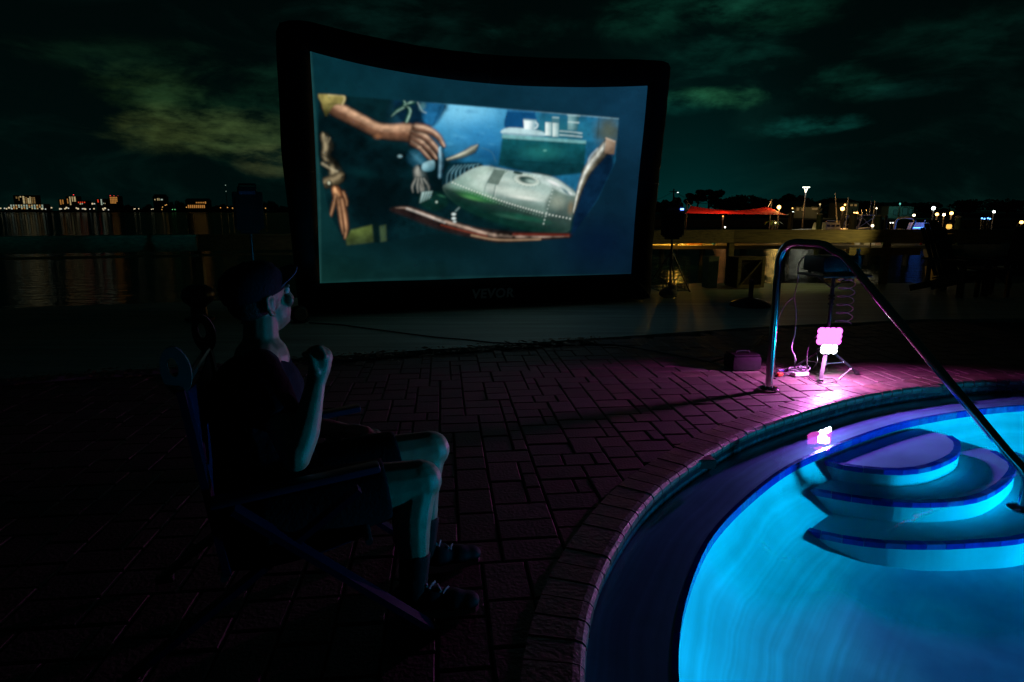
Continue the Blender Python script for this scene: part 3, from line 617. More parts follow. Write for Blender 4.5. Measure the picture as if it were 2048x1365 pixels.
# reaching arm
strip([(150, 346), (300, 425), (396, 474), (470, 488), (560, 490), (630, 516)], [84, 80, 78, 84, 100, 92], (10, 9, 9), (112, 78, 58), (212, 168, 134), -.6, 8, 1, .45)
ell(408, 508, 34, 22, (160, 108, 74), .6, 1)
FG = [([(610, 462), (668, 472), (722, 508), (752, 556)], [46, 42, 36, 24]), ([(600, 488), (654, 508), (706, 562), (738, 606)], [46, 41, 35, 24]), ([(594, 512), (640, 540), (690, 590), (712, 622)], [44, 38, 33, 22]), ([(590, 540), (626, 566), (662, 606), (684, 630)], [38, 33, 28, 20])]
for pts, ws in reversed(FG): strip([(a_ - 5, b_ + 10) for a_, b_ in pts], ws, (14, 10, 10), (20, 14, 12), (24, 16, 14), 0, 8, .55); strip(pts, ws, (28, 18, 15), (116, 84, 67), (196, 164, 138), -.35, 8, 1, .5)
for c_ in ((668, 470), (656, 506), (640, 538), (626, 564)): ell(*c_, 20, 12, (226, 192, 162), .35, 1)
for k in range(3): line([(470, 474 + 14 * k), (560, 464 + 18 * k), (612, 470 + 22 * k)], 5, (110, 74, 56), .35, 7)
for k in range(14): line([(220 + 16 * k, 386 + 8.4 * k), (232 + 16 * k, 404 + 8.4 * k)], 3, (128, 84, 60), .3, 4)
fill([(98, 286), (222, 290), (238, 306), (226, 336), (190, 342), (166, 362), (138, 402), (126, 380), (112, 330)], (150, 138, 78), 5, 1, .4, (70, 68, 34), ((130, 300), (120, 390))); line([(150, 290), (218, 292), (234, 308), (222, 340)], 7, (222, 206, 150), .8, 4); line([(150, 340), (176, 336), (212, 344)], 6, (60, 56, 28), .7, 5)
# sleeve, cuff and hand lower left
strip([(132, 508), (150, 560), (140, 610), (176, 660), (196, 712)], [50, 66, 52, 66, 80], (5, 12, 12), (40, 38, 30), (150, 136, 106), .5, 9, 1, .9); line([(126, 508), (132, 536), (140, 512), (146, 540), (156, 516)], 6, (150, 138, 110), .7, 4); line([(118, 650), (160, 676), (196, 694)], 10, (206, 192, 156), .6, 6); line([(112, 600), (150, 622), (168, 652)], 8, (16, 18, 14), .8, 6)
strip([(140, 752), (176, 742), (208, 724)], [60, 66, 60], (14, 16, 12), (84, 74, 54), (164, 146, 112), -.3, 6, 1, .6); ell(154, 756, 20, 26, (30, 30, 22), .8, .5); ell(152, 752, 10, 12, (206, 206, 176), .9, .6)
strip([(190, 786), (208, 826), (224, 850)], [46, 64, 56], (16, 10, 8), (128, 82, 52), (216, 164, 116), .3, 6, 1, .4)
for pts, ws in (([(188, 820), (176, 870), (160, 930), (152, 950)], [26, 24, 17, 7]), ([(206, 840), (214, 920), (222, 980), (228, 1020)], [34, 30, 24, 12]), ([(222, 840), (236, 920), (244, 990), (238, 1040)], [34, 32, 28, 18]), ([(228, 800), (244, 842), (246, 870)], [22, 20, 14])): strip(pts, ws, (30, 20, 15), (104, 68, 46), (170, 128, 92), .15, 8, 1, .45)
fill([(268, 1000), (376, 974), (388, 1062), (246, 1086), (242, 1046)], (84, 100, 48), 8, .9, .4, (46, 58, 32), ((300, 990), (320, 1080)), False); fill([(418, 980), (450, 972), (454, 1056), (424, 1064)], (70, 90, 58), 8, .7, .3, None, None, False); line([(398, 970), (402, 1100)], 26, (4, 18, 16), .9, 8)
# hands, cuff, bandage, hose and the thing beneath the arm
strip([(600, 620), (640, 660)], [90, 80], (8, 40, 52), (28, 78, 98), (60, 116, 138), -.2, 8, .9, .4); strip([(628, 690), (640, 740), (650, 780)], [70, 80, 56], (6, 20, 24), (60, 72, 72), (150, 150, 140), .4, 8, .95, .5)
for x_ in (592, 618, 648, 676): strip([(628 + (x_ - 628) * .5, 730), (x_, 770), (x_ + 2, 800)], [22, 20, 12], (6, 20, 24), (56, 66, 66), (140, 140, 130), .3, 5, .9, .4)
fill([(646, 650), (700, 634), (704, 678), (668, 692), (642, 682)], (150, 196, 206), 6, 1, .2, (60, 110, 124), ((660, 640), (690, 690))); strip([(738, 572), (742, 650), (736, 720)], [30, 34, 26], (5, 30, 40), (38, 84, 104), (130, 176, 194), .4, 7, .9, .5); ell(524, 612, 18, 12, (150, 190, 196), .7, .8)
strip([(774, 630), (850, 606), (905, 578), (930, 556)], [16, 34, 44, 16], (16, 34, 38), (98, 104, 90), (196, 194, 170), -.4, 7, .95, .4); line([(950, 566), (1004, 590), (1026, 640)], 4, (70, 120, 140), .6, 3)
# ribbed dark collar
fill([(746, 770), (760, 690), (800, 654), (900, 644), (960, 660), (900, 720), (800, 780)], (8, 40, 50), 8, 1, .4)
for k in range(8): strip([(770 + 24 * k, 760 - 12 * k), (778 + 22 * k, 706 - 7 * k), (812 + 18 * k, 662 - 1 * k)], [13, 16, 12], (4, 24, 32), (16, 56, 70), (110, 160, 172), -.4, 6, .85, .6)
# riveted metal body
BODY = [(748, 776), (800, 742), (880, 690), (950, 664), (1030, 672), (1120, 690), (1240, 706), (1330, 728), (1400, 772), (1446, 812), (1440, 880), (1422, 950), (1400, 1010), (1250, 1010), (1080, 970), (930, 920), (800, 850)]
fill(BODY, (160, 184, 176), 5, 1, .12, (20, 56, 48), ((1160, 760), (1090, 960)))
fill([(770, 780), (850, 720), (950, 676), (1010, 680), (960, 770), (1000, 830), (900, 800)], (120, 156, 142), 18, .7, .2, (176, 200, 186), ((820, 790), (960, 700)))
ell(1130, 800, 330, 42, (206, 220, 208), .8, 1, .17); ell(1040, 735, 200, 30, (206, 222, 210), .6, 1, .12); ell(960, 726, 90, 34, (196, 216, 206), .6, 1, -.5); ell(1220, 880, 260, 40, (86, 116, 104), .55, 1, .2); ell(1180, 830, 140, 18, (248, 252, 240), .6, 1, .15)
fill([(752, 778), (830, 790), (1000, 834), (1270, 912), (1425, 940), (1408, 1012), (1150, 1000), (940, 930), (800, 850)], (6, 40, 34), 18, .85, .3); ell(930, 820, 170, 36, (44, 124, 60), .75, 1, .26); ell(900, 830, 90, 16, (96, 170, 96), .5, 1, .25); ell(1190, 935, 190, 24, (20, 88, 66), .6, 1, .2); ell(1100, 930, 120, 16, (60, 120, 96), .35, 1, .2)
# right end: shoulder dome
fill([(1320, 730), (1400, 768), (1448, 812), (1430, 940), (1300, 915), (1290, 850), (1326, 790)], (96, 122, 112), 14, .8, .2, (28, 52, 48), ((1330, 760), (1400, 920))); ell(1350, 850, 70, 60, (168, 176, 156), .5, 1); fill([(1220, 706), (1330, 726), (1400, 772), (1446, 814), (1400, 812), (1330, 780), (1250, 740)], (200, 220, 214), 10, .8, .2); ell(1330, 752, 60, 14, (250, 252, 250), .9, 1, .45); ell(1392, 796, 44, 12, (50, 92, 104), .85, .9, .7); ell(1418, 806, 20, 8, (240, 246, 244), .8, 1, .7); ell(1420, 880, 26, 60, (150, 120, 80), .45, 1, .1)
# seams, vent, hatch, rivets
line([(1086, 690), (1034, 740), (1012, 830)], 5, (62, 94, 88), .8, 3); line([(1020, 676), (976, 760), (962, 820)], 5, (84, 116, 108), .7, 3); line([(1326, 780), (1296, 880), (1276, 970)], 5, (70, 100, 92), .6, 3); line([(1092, 690), (1040, 744), (1020, 832)], 3, (226, 236, 226), .5, 2)
fill([(980, 752), (1020, 680), (1082, 688), (1034, 764)], (150, 178, 164), 4, .8, .1, None, None, False)
for k in range(7): line([(984 + 8.6 * k, 750 + 1.6 * k), (1022 + 8.2 * k, 684 + .8 * k)], 5, (12, 36, 34), .95, 2.5)
ell(1188, 738, 74, 34, (216, 228, 214), .85, .35, .18); ell(1190, 736, 64, 26, (44, 78, 74), .95, .5, .18); ell(1212, 744, 42, 16, (170, 196, 186), .85, .9, .18); ell(1166, 726, 26, 10, (14, 40, 40), .8, 1, .2); fill([(1124, 690), (1166, 698), (1160, 708), (1122, 702)], (30, 60, 58), 3)
for k in range(22): a_ = 6.283 * k / 22; ell(1188 + 72 * math.cos(a_), 738 + 32 * math.sin(a_) + 12 * math.cos(a_), 4, 4, (60, 90, 84), .8, .8)
for k in range(34): a_ = k / 33; ell(800 + 470 * a_, 750 + 158 * a_ + 10 * math.sin(a_ * 3.1), 5.4, 5.4, (236, 246, 234), .95, .7)
for k in range(30): a_ = k / 29; ell(806 + 464 * a_, 768 + 158 * a_ + 10 * math.sin(a_ * 3.1), 4, 4, (150, 190, 168), .7, .8)
for k in range(8): ell(1290 + 18 * k, 914 + 3.6 * k, 5.4, 5.4, (230, 240, 230), .95, .7)
for k in range(10): ell(1324 - 5.2 * k, 790 + 19.5 * k, 4.6, 4.6, (214, 230, 220), .9, .7)
# striped part, bulbs, chair edge, chair back
fill([(640, 800), (740, 800), (770, 830), (770, 870), (700, 900), (630, 860)], (8, 40, 34), 10, .9, .4); fill([(640, 800), (694, 796), (684, 832), (628, 856)], (170, 200, 196), 5, .95, .2, (90, 124, 118), ((640, 800), (670, 860)), False)
for k in range(4): line([(640 + 14 * k, 848 - 4 * k), (656 + 13 * k, 802)], 5, (20, 56, 52), .9, 2.5)
ell(716, 852, 8, 8, (196, 224, 206), .85, .7); ell(742, 820, 34, 10, (50, 110, 84), .6, 1, .3)
for c_, r_2 in (((806, 916), 15), ((806, 938), 15), ((810, 956), 13)): ell(*c_, r_2, 10, (214, 230, 226), .95, .6)
line([(816, 900), (834, 882)], 5, (140, 170, 166), .7, 4)
fill([(470, 892), (540, 874), (620, 890), (740, 944), (860, 976), (1100, 1006), (1420, 1016), (1412, 1046), (1040, 1064), (860, 1030), (700, 986), (560, 930)], (34, 22, 20), 12, .95, .5)
strip([(490, 884), (560, 888), (650, 920), (740, 954), (860, 990), (1000, 1030), (1180, 1040), (1410, 1034)], [3, 20, 28, 34, 36, 40, 34, 6], (16, 14, 14), (60, 44, 38), (156, 134, 118), -.45, 10, .85, 1.2); line([(560, 886), (660, 922), (760, 960)], 6, (230, 226, 216), .6, 5); line([(740, 972), (860, 1004), (980, 1030)], 6, (128, 52, 32), .8, 5); line([(1120, 1022), (1300, 1024), (1408, 1026)], 9, (126, 40, 24), .7, 6); line([(900, 1026), (1040, 1050), (1260, 1048)], 7, (206, 166, 130), .6, 5)
fill([(1590, 610), (1640, 590), (1640, 900), (1500, 1000), (1425, 1040), (1440, 900), (1490, 740)], (5, 26, 50), 14, .95, .3)
strip([(1612, 560), (1560, 620), (1508, 690), (1470, 780), (1442, 880), (1434, 912)], [60, 58, 44, 30, 16, 4], (30, 28, 24), (108, 104, 88), (206, 210, 200), .4, 7, 1, .6); fill([(1606, 514), (1656, 534), (1648, 602), (1596, 596)], (164, 142, 120), 4, 1, .2, (120, 98, 80), ((1610, 520), (1640, 600)), False); line([(1600, 520), (1592, 596)], 4, (56, 48, 40), .8, 3); line([(1604, 516), (1652, 534)], 4, (222, 206, 186), .7, 3); line([(1560, 574), (1520, 620), (1512, 668)], 8, (210, 222, 222), .6, 6)
CLIP[0] = None; gr = vnoise(5, 5, 11) - .5; img *= (1.0 + .16 * gr + .12 * NT)[..., None]
for _ in range(2):
    im2 = img.copy(); im2[1:-1, 1:-1] = (img[1:-1, 1:-1] * 4 + (img[:-2, 1:-1] + img[2:, 1:-1] + img[1:-1, :-2] + img[1:-1, 2:]) * 2 + img[:-2, :-2] + img[2:, 2:] + img[:-2, 2:] + img[2:, :-2]) / 16; img = im2
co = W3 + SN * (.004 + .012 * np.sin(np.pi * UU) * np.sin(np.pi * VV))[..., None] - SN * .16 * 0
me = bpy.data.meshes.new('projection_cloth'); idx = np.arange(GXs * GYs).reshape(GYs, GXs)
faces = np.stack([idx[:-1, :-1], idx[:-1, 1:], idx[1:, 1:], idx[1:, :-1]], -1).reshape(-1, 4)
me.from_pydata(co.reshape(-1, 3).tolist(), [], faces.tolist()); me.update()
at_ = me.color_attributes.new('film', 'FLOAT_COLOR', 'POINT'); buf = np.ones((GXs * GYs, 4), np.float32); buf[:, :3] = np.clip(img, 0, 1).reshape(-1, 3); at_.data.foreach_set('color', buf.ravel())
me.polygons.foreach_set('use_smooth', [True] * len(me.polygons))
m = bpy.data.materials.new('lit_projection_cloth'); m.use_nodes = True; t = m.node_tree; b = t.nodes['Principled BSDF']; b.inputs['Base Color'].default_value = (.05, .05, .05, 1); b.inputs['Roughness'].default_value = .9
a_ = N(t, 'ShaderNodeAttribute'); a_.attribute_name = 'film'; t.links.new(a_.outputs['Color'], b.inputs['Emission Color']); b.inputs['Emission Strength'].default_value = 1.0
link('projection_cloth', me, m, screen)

# blower that keeps the screen inflated, with its power cable
bp_ = P(600, 645); bl_ = empty('screen_blower', bp_, 0, 'small round blower with a pale grille at the foot of the movie screen', 'blower')
RB = Vector((.55, -.8, .1)).to_track_quat('Z', 'Y').to_matrix(); bc = bp_ + np.array([0, 0, .1])
MB().lathe([(.0, -.1), (.085, -.1), (.1, -.06), (.1, .03), (.085, .05)], bc, 20, RB).build('housing', M_BLACKPL, bl_, True)
MB().lathe([(.08, .05), (.075, .058), (.0, .064)], bc, 20, RB).build('grille', mat('pale_mesh', (.5, .47, .38), .6), bl_, True)
mb = MB()
for k in range(4): mb.M = Matrix.Translation(Vector(bc)) @ RB.to_4x4(); mb.tube([(.02 * (k + 1) * math.cos(a), .02 * (k + 1) * math.sin(a), .066) for a in np.linspace(0, 6.28, 17)[:-1]], .003, 4, closed=True)
mb.build('grille_ring', M_DARKST, bl_)
MB().box(bp_ + np.array([0, 0, .008]), (.16, .16, .014)).build('foot', M_BLACKPL, bl_)
def cable(px, name, label, mat_, r=.006, z=.012, cat='cable', group=None, n_=8):
    pts = [P(x, y) + np.array([0, 0, z + (.0 if i else 0)]) for i, (x, y) in enumerate(px)]
    o = MB().tube(catmull(pts, n_), r, 6).build(name, mat_, None, True); return tag(o, label, cat, group)
cable([(618, 648), (680, 652), (710, 656), (770, 664), (830, 672), (880, 678), (930, 682), (985, 688), (1040, 690)], 'power_cable', 'black power cable snaking across the walkway from the blower', M_CABLEB, .008)
cable([(1040, 690), (1120, 694), (1230, 694), (1320, 708), (1420, 728), (1450, 738)], 'power_cable', 'black cable crossing the pavers towards the black case', M_CABLEB, .008, .014)
cable([(1420, 728), (1460, 716), (1500, 700), (1526, 676), (1560, 664)], 'power_cable', 'black cable running back from the black case past the handrail', M_CABLEB, .008, .014)

# ------------------------------------------------------------------ speakers on stands
def speaker(px, py, D, w, h, dp, face, label, blue):
    c = Q(px, py, D); root = empty('loudspeaker', c - np.array([0, 0, h / 2]), math.atan2(face[1], face[0]) + math.pi / 2, label, 'speaker')
    mb = MB(); mb.M = wmat(root); bm = bmesh.new(); bmesh.ops.create_cube(bm, size=1); bmesh.ops.scale(bm, vec=(w, dp, h), verts=bm.verts)
    bmesh.ops.bevel(bm, geom=[e for e in bm.edges if abs(e.verts[0].co.y - e.verts[1].co.y) > .01], offset=.06, segments=4, affect='EDGES'); bmesh.ops.bevel(bm, geom=bm.edges[:], offset=.008, segments=1, affect='EDGES')
    for v_ in bm.verts: v_.co.z += h / 2; v_.co.x *= 1 - .25 * max(0, v_.co.y / dp + .2)
    bm.verts.index_update(); mb.add([v_.co for v_ in bm.verts], [tuple(v_.index for v_ in f.verts) for f in bm.faces]); bm.free()
    mb.build('cabinet', M_BLACKPL, root, True)
    mb = MB(); mb.M = wmat(root); mb.bbox((0, -dp / 2 - .006, h * .42), (w * .84, .012, h * .7), .005); mb.build('grille', mat('speaker_grille', (.02, .02, .024), .5, .4, bump=.8, bscale=260), root)
    mb = MB(); mb.M = wmat(root); mb.bbox((0, -dp / 2 - .004, h * .87), (w * .55, .01, h * .07), .004); mb.build('name_plate', mat('name_plate', (.10, .12, .22), .4), root)
    mb = MB(); mb.M = wmat(root); mb.tube([(-.09, 0, h + .002), (-.09, 0, h + .03), (.09, 0, h + .03), (.09, 0, h + .002)], .012, 8); mb.build('handle', M_BLACKPL, root)
    if blue:
        mb = MB(); mb.M = wmat(root); mb.box((w * .36, -dp / 2 - .007, h * .86), (.05, .012, .026)); mb.build('display', emit('blue_display', (.12, .25, 1), 7), root)
    return root, c
def stand(base, ztop, label, pole_r=.018, leg=.42, hub=.62):
    root = empty('speaker_stand', base, 0, label, 'stand'); b_ = Vector([float(v_) for v_ in base])
    MB().tube([b_ + Vector((0, 0, .06)), b_ + Vector((0, 0, ztop))], pole_r, 10).build('pole', M_DARKST, root, True)
    MB().tube([b_ + Vector((0, 0, hub - .05)), b_ + Vector((0, 0, hub + .04))], pole_r * 1.8, 10).build('collar', M_BLACKPL, root, True)
    MB().tube([b_ + Vector((0, 0, .12)), b_ + Vector((0, 0, .18))], pole_r * 1.6, 10).build('collar', M_BLACKPL, root, True)
    for k in range(3):
        a = .5 + k * 2.094; d = Vector((math.cos(a), math.sin(a), 0))
        l_ = MB().tube([b_ + d * .03 + Vector((0, 0, hub)), b_ + d * leg + Vector((0, 0, .014))], .011, 8).build('leg', M_DARKST, root, True)
        MB().tube([b_ + d * leg * .97 + Vector((0, 0, .032)), b_ + d * leg * 1.04 + Vector((0, 0, .002))], .015, 8).build('rubber_foot', M_BLACKPL, l_, True)
        MB().tube([b_ + d * .02 + Vector((0, 0, .15)), b_ + d * leg * .55 + Vector((0, 0, hub * .46))], .007, 6).build('brace', M_DARKST, root, True)
    return root
r_, c_ = speaker(1346, 444, 10.1, .35, .53, .34, (-.25, -1), 'black loudspeaker with a glowing blue display, beside the red shade sail', True)
stand((c_[0], c_[1], 0), c_[2] - .25, 'black tripod stand under the loudspeaker with the blue display')
r_, c_ = speaker(498, 421, 7.75, .33, .54, .33, (.35, -1), 'black loudspeaker with a dim name plate, between the seated man and the far city lights', False)
stand((c_[0], c_[1], 0), c_[2] - .25, 'black tripod stand behind the seated man')

# ------------------------------------------------------------------ handrail
rb = P(1537, 780); re = P(2045, 1020, -.285); ed = np.array([re[0] - rb[0], re[1] - rb[1], 0]); RL = np.linalg.norm(ed); ed /= RL
def rs(px, py):
    nn_ = np.array([ed[1], -ed[0], 0]); v = ray(px, py); t = ((rb - CV) @ nn_) / (v @ nn_); w = CV + v * t; return float((w - rb) @ ed), float(w[2])
sA = rs(1552, 505); sT0 = rs(1590, 487); sT1 = rs(1645, 487); sD0 = rs(1690, 515); sD1 = rs(2015, 905); zt = (sT0[1] + sT1[1]) / 2
path = [(0, 0), (0, .3), (0, .6), (0, zt - .17), (.012, zt - .085), (.05, zt - .025), (.12, zt), (.2, zt), (sT1[0] - .04, zt)]
path += [(sT1[0] + .03, zt - .012), (sT1[0] + .085, zt - .045), sD0]
for k in range(1, 8): path.append((sD0[0] + (sD1[0] - sD0[0]) * k / 7, sD0[1] + (sD1[1] - sD0[1]) * k / 7))
path += [(RL - .03, sD1[1] - .07), (RL, sD1[1] - .13), (RL, -.285)]
rail = empty('pool_handrail', rb, 0, 'polished steel handrail arching from the deck down into the pool', 'handrail')
sm = catmull([rb + ed * s + np.array([0, 0, z]) for s, z in path], 4)
MB().tube(sm, .0265, 16).build('rail_tube', M_STEEL, rail, True)
for q, z in ((rb, .005), (re, -.283)):
    MB().lathe([(.075, 0), (.075, .008), (.06, .018), (.03, .024), (.0, .024)], (q[0], q[1], z), 24).build('flange', M_STEEL, rail, True)

# ------------------------------------------------------------------ projector stand with LED floods
tb = P(1648, 752); ts = empty('projector_stand', tb, 0, 'black tripod stand holding the projector above the floodlights', 'stand'); b_ = Vector(tb.tolist())
hubz = .235; pole_top = .80
MB().tube([b_ + Vector((0, 0, .09)), b_ + Vector((0, 0, pole_top))], .014, 10).build('pole', M_DARKST, ts, True)
for z in (.58, .62, .645): MB().lathe([(.014, -.008), (.024, -.006), (.024, .006), (.014, .008)], b_ + Vector((0, 0, z)), 12).build('clamp_ring', M_BLACKPL, ts, True)
MB().lathe([(.014, -.03), (.028, -.02), (.028, .02), (.014, .03)], b_ + Vector((0, 0, hubz)), 12).build('hub', M_BLACKPL, ts, True)
feet = [P(1641, 765), P(1580, 742), P(1713, 749)]
for f in feet:
    f = Vector(f.tolist()); h0 = b_ + Vector((0, 0, hubz)); d = (f - h0)
    l_ = MB().bar(h0 + d * .06, f + Vector((0, 0, .014)), .026, .014).build('leg', mat('black_leg_paint', (.010, .010, .012), .5, spec=.25), ts)
    MB().bbox(f + Vector((0, 0, .014)), (.034, .034, .026), .006).build('rubber_foot', M_BLACKPL, l_)
    mid = h0 + d * .55; MB().bar(b_ + Vector((0, 0, .1)), mid, .012, .006).build('brace', M_DARKST, ts)
    MB().ball(mid, .011).build('rivet', M_STEEL, ts, True)
MB().bbox(b_ + Vector((.0, .0, pole_top + .01)), (.42, .32, .018), .005, rz=.2).build('tray', M_BLACKPL, ts)
for s_ in (-1, 1): MB().bar(b_ + Vector((0, 0, pole_top - .1)), b_ + Vector((.14 * s_, .02 * s_, pole_top)), .015, .006).build('tray_bracket', M_DARKST, ts)
pj = b_ + Vector((-.035, 0, pole_top + .02)); pr2 = empty('projector', pj, .2, 'dark boxy projector on top of the tripod stand', 'projector')
mb = MB(); mb.M = wmat(pr2); mb.bbox((0, 0, .075), (.30, .25, .12), .018); mb.build('body', M_BLACKPL, pr2, True)
mb = MB(); mb.M = wmat(pr2); mb.lathe([(.045, 0), (.045, .03), (.036, .035), (.03, .02), (.0, .018)], (-.07, .122, .08), 20, Matrix.Rotation(-math.pi / 2, 3, 'X')); mb.build('lens', M_DARKST, pr2, True)
for k in range(5):
    mb = MB(); mb.M = wmat(pr2); mb.box((.07, -.127, .04 + k * .017), (.1, .006, .006)); mb.build('vent_slat', M_GREYPL, pr2)
for sx in (-1, 1):
    for sy in (-1, 1): mb = MB(); mb.M = wmat(pr2); mb.lathe([(.012, 0), (.012, .016)], (sx * .11, sy * .09, 0), 8); mb.build('foot', M_BLACKPL, pr2)
bt = b_ + Vector((.16, -.02, pole_top + .02))
g_ = empty('drink_bottle', bt, 0, 'small clear bottle standing beside the projector on its tray', 'bottle')
MB().lathe([(.0, 0), (.032, 0), (.033, .01), (.033, .11), (.026, .135), (.013, .15), (.013, .17)], bt, 16).build('bottle_body', mat('teal_bottle', (.10, .25, .26), .15, coat=.5), g_, True)
MB().lathe([(.015, .168), (.015, .188), (.0, .19)], bt, 12).build('cap', M_WHITEPL, g_, True)
# LED flood panels on the pole, aimed over the pool
aimv = Vector((-.10, -.97, -.12)).normalized(); RF = aimv.to_track_quat('Z', 'Y').to_matrix()
def flood(name, c, w, h, nx, ny, col, es, en, label, lamp_col, lab2, spread=176):
    c = Vector(c); root = empty(name, c - Vector((0, 0, h / 2)), 0, label, 'floodlight')
    mb = MB(); mb.M = Matrix.Translation(c) @ RF.to_4x4(); mb.bbox((0, 0, -.022), (w, h, .036), .008); mb.build('housing', M_BLACKPL, root)
    mb = MB(); mb.M = Matrix.Translation(c) @ RF.to_4x4()
    for k in range(7): mb.box((-w * .42 + k * w * .14, 0, -.048), (.005, h * .9, .02))
    mb.build('cooling_fin', M_DARKST, root)
    for i in range(nx):
        for j in range(ny):
            mb = MB(); mb.M = Matrix.Translation(c) @ RF.to_4x4(); mb.ball((-w / 2 + w * (i + .5) / nx, -h / 2 + h * (j + .5) / ny, .0), min(w / nx, h / ny) * .74, (1.05, 1.0, .32), 12, 8); mb.build('led_lens', emit(lab2, col, es), root, True)
    mb = MB(); mb.M = Matrix.Translation(c) @ RF.to_4x4()
    mb.tube([(-w / 2 - .004, 0, -.02), (-w / 2 - .012, -h * .3, -.05), (0, -h * .3, -.075), (w / 2 + .012, -h * .3, -.05), (w / 2 + .004, 0, -.02)], .006, 6); mb.build('bracket', M_DARKST, root)
    lamp('bulb', 'SPOT', c + aimv * .085, en, lamp_col, root, .04, (-.04, -.36, -.93), spot_size=math.radians(176), spot_blend=.12)
    return root
pc_ = b_ + Vector((.0, -.06, .0)); 
fc = P(1648, 752); 
D0 = proj(tb)[2] - .12
flood('led_floodlight', Q(1659, 673, D0), .165, .125, 4, 3, (1.0, .11, .9), 4.2, 64.0, 'glowing magenta floodlight on the tripod, upper of the two', (.95, .13, .85), 'magenta_led')
flood('led_floodlight', Q(1658, 699, D0 + .005), .115, .062, 3, 2, (.85, .97, 1.0), 12, 14, 'glowing white floodlight on the tripod, just below the magenta one', (.75, .85, 1.0), 'white_led')
# cables around the stand
def cable3(pts, name, label, m_, r=.004, group=None): return tag(MB().tube(catmull([np.array(p, float) for p in pts], 10), r, 6).build(name, m_, None, True), label, 'cable', group)
D1 = proj(tb)[2] + .02
cable3([Q(1635, 512, D1), Q(1612, 512, D1 - .02), Q(1597, 530, D1 - .04), Q(1596, 560, D1 - .05), Q(1589, 592, D1 - .06), Q(1592, 625, D1 - .06), Q(1590, 665, D1 - .08), Q(1583, 695, D1 - .1), Q(1590, 715, D1 - .12), P(1589, 733, .006)], 'hanging_cable', 'pale cable hanging from the projector down to the pavers', M_CABLEW, .0045)
cable3([Q(1589, 594, D1 - .07), Q(1574, 606, D1 - .05), Q(1562, 626, D1 - .04), Q(1553, 646, D1 - .02), Q(1548, 656, D1)], 'hanging_cable', 'pale cable branching off the hanging cable towards the handrail', M_CABLEW, .004)
pts = []
for k in range(90):
    a = k * .42; yy = 552 + 98 * k / 89; pts.append(Q(1695 + 17 * math.cos(a) - 8 * k / 89, yy + 5 * math.sin(a), D1 + .02 + .06 * math.sin(a)))
tag(MB().tube(pts, .0032, 5).build('coiled_cable', mat('dark_cable_gloss', (.6, .52, .6), .3), None, True), 'coiled cable dangling beside the tripod pole', 'cable')
def cl(pts, k, lab, m_=None, r=.004): return tag(MB().tube(catmull([np.array(p, float) for p in pts], 8), r, 6).build('loose_cable', m_ or M_CABLEB, None, True), lab, 'cable', 'cables tangled round the tripod')
cl([Q(1637, 674, D1), Q(1622, 682, D1 - .02), Q(1615, 705, D1 - .04), Q(1614, 730, D1 - .08), P(1612, 748, .006), P(1600, 752, .006)], 0, 'thin cable looping from the magenta floodlight down to the pavers')
cl([Q(1645, 694, D1), Q(1635, 705, D1 - .03), Q(1634, 725, D1 - .06), P(1618, 745, .006), P(1606, 750, .006)], 0, 'thin cable looping from the white floodlight down to the pavers')
cl([P(1612, 748, .006), P(1628, 762, .006), P(1650, 766, .006), P(1672, 764, .006), P(1666, 758, .006), P(1648, 758, .006)], 0, 'black cable lying in a loop round the front foot of the tripod')
cl([P(1678, 758, .006), P(1690, 748, .008), Q(1702, 738, D1 - .12)], 0, 'short white cable lying against a rear leg of the tripod', M_CABLEW)
for k in range(5):
    c0 = P(1572 + 9 * k, 747, .012); rr = rng.uniform(.03, .055)
    pts = [c0 + np.array([rr * math.cos(a) * 1.2, rr * math.sin(a), .012 * (1 + math.sin(a * 1.5 + k)) + .008 * k]) for a in np.linspace(0, 11, 34)]
    tag(MB().tube(pts, .0038, 5).build('loose_cable', M_CABLEB if k % 2 else mat('grey_cable', (.2, .18, .22), .4), None, True), 'cable coiled in the tangle beside the tripod', 'cable', 'cables in the tangle')
ps = P(1600, 752); o = empty('power_strip', ps, .3, 'white power strip lying in the cable tangle', 'power strip')
mb = MB(); mb.M = wmat(o); mb.bbox((0, 0, .017), (.13, .05, .03), .006); mb.build('strip_body', M_WHITEPL, o)
for k in range(3): mb = MB(); mb.M = wmat(o); mb.box((-.04 + .04 * k, 0, .033), (.024, .026, .003)); mb.build('socket', M_BLACKPL, o)
for (px, py, cc_, nm, lb) in ((1562, 746, (.03, .08, .5), 'plug', 'blue plug in the cable tangle'), (1559, 753, (.6, .05, .02), 'plug', 'red plug in the cable tangle')):
    c0 = P(px, py); o = empty(nm, c0, .4, lb, 'plug'); mb = MB(); mb.M = wmat(o); mb.bbox((0, 0, .016), (.05, .03, .026), .007); mb.build('plug_body', mat('plug_' + lb[:4], cc_, .4), o)
    for s_ in (-1, 1): mb = MB(); mb.M = wmat(o); mb.box((.032, s_ * .006, .016), (.018, .002, .006)); mb.build('prong', M_STEEL, o)
# black case on the pavers
c0 = P(1490, 742); o = empty('equipment_case', c0 + np.array([0, .08, 0]), .12, 'black soft equipment case lying on the pavers behind the handrail', 'case')
mb = MB(); mb.M = wmat(o); mb.bbox((0, 0, .062), (.25, .2, .12), .03); mb.build('case_body', M_BLACKFAB, o, True)
mb = MB(); mb.M = wmat(o); mb.bbox((0, 0, .128), (.22, .17, .012), .005); mb.build('lid', M_BLACKFAB, o)
mb = MB(); mb.M = wmat(o); mb.tube(catmull([(-.06, 0, .132), (-.045, 0, .152), (.045, 0, .152), (.06, 0, .132)], 6), .008, 6); mb.build('handle', M_BLACKPL, o, True)

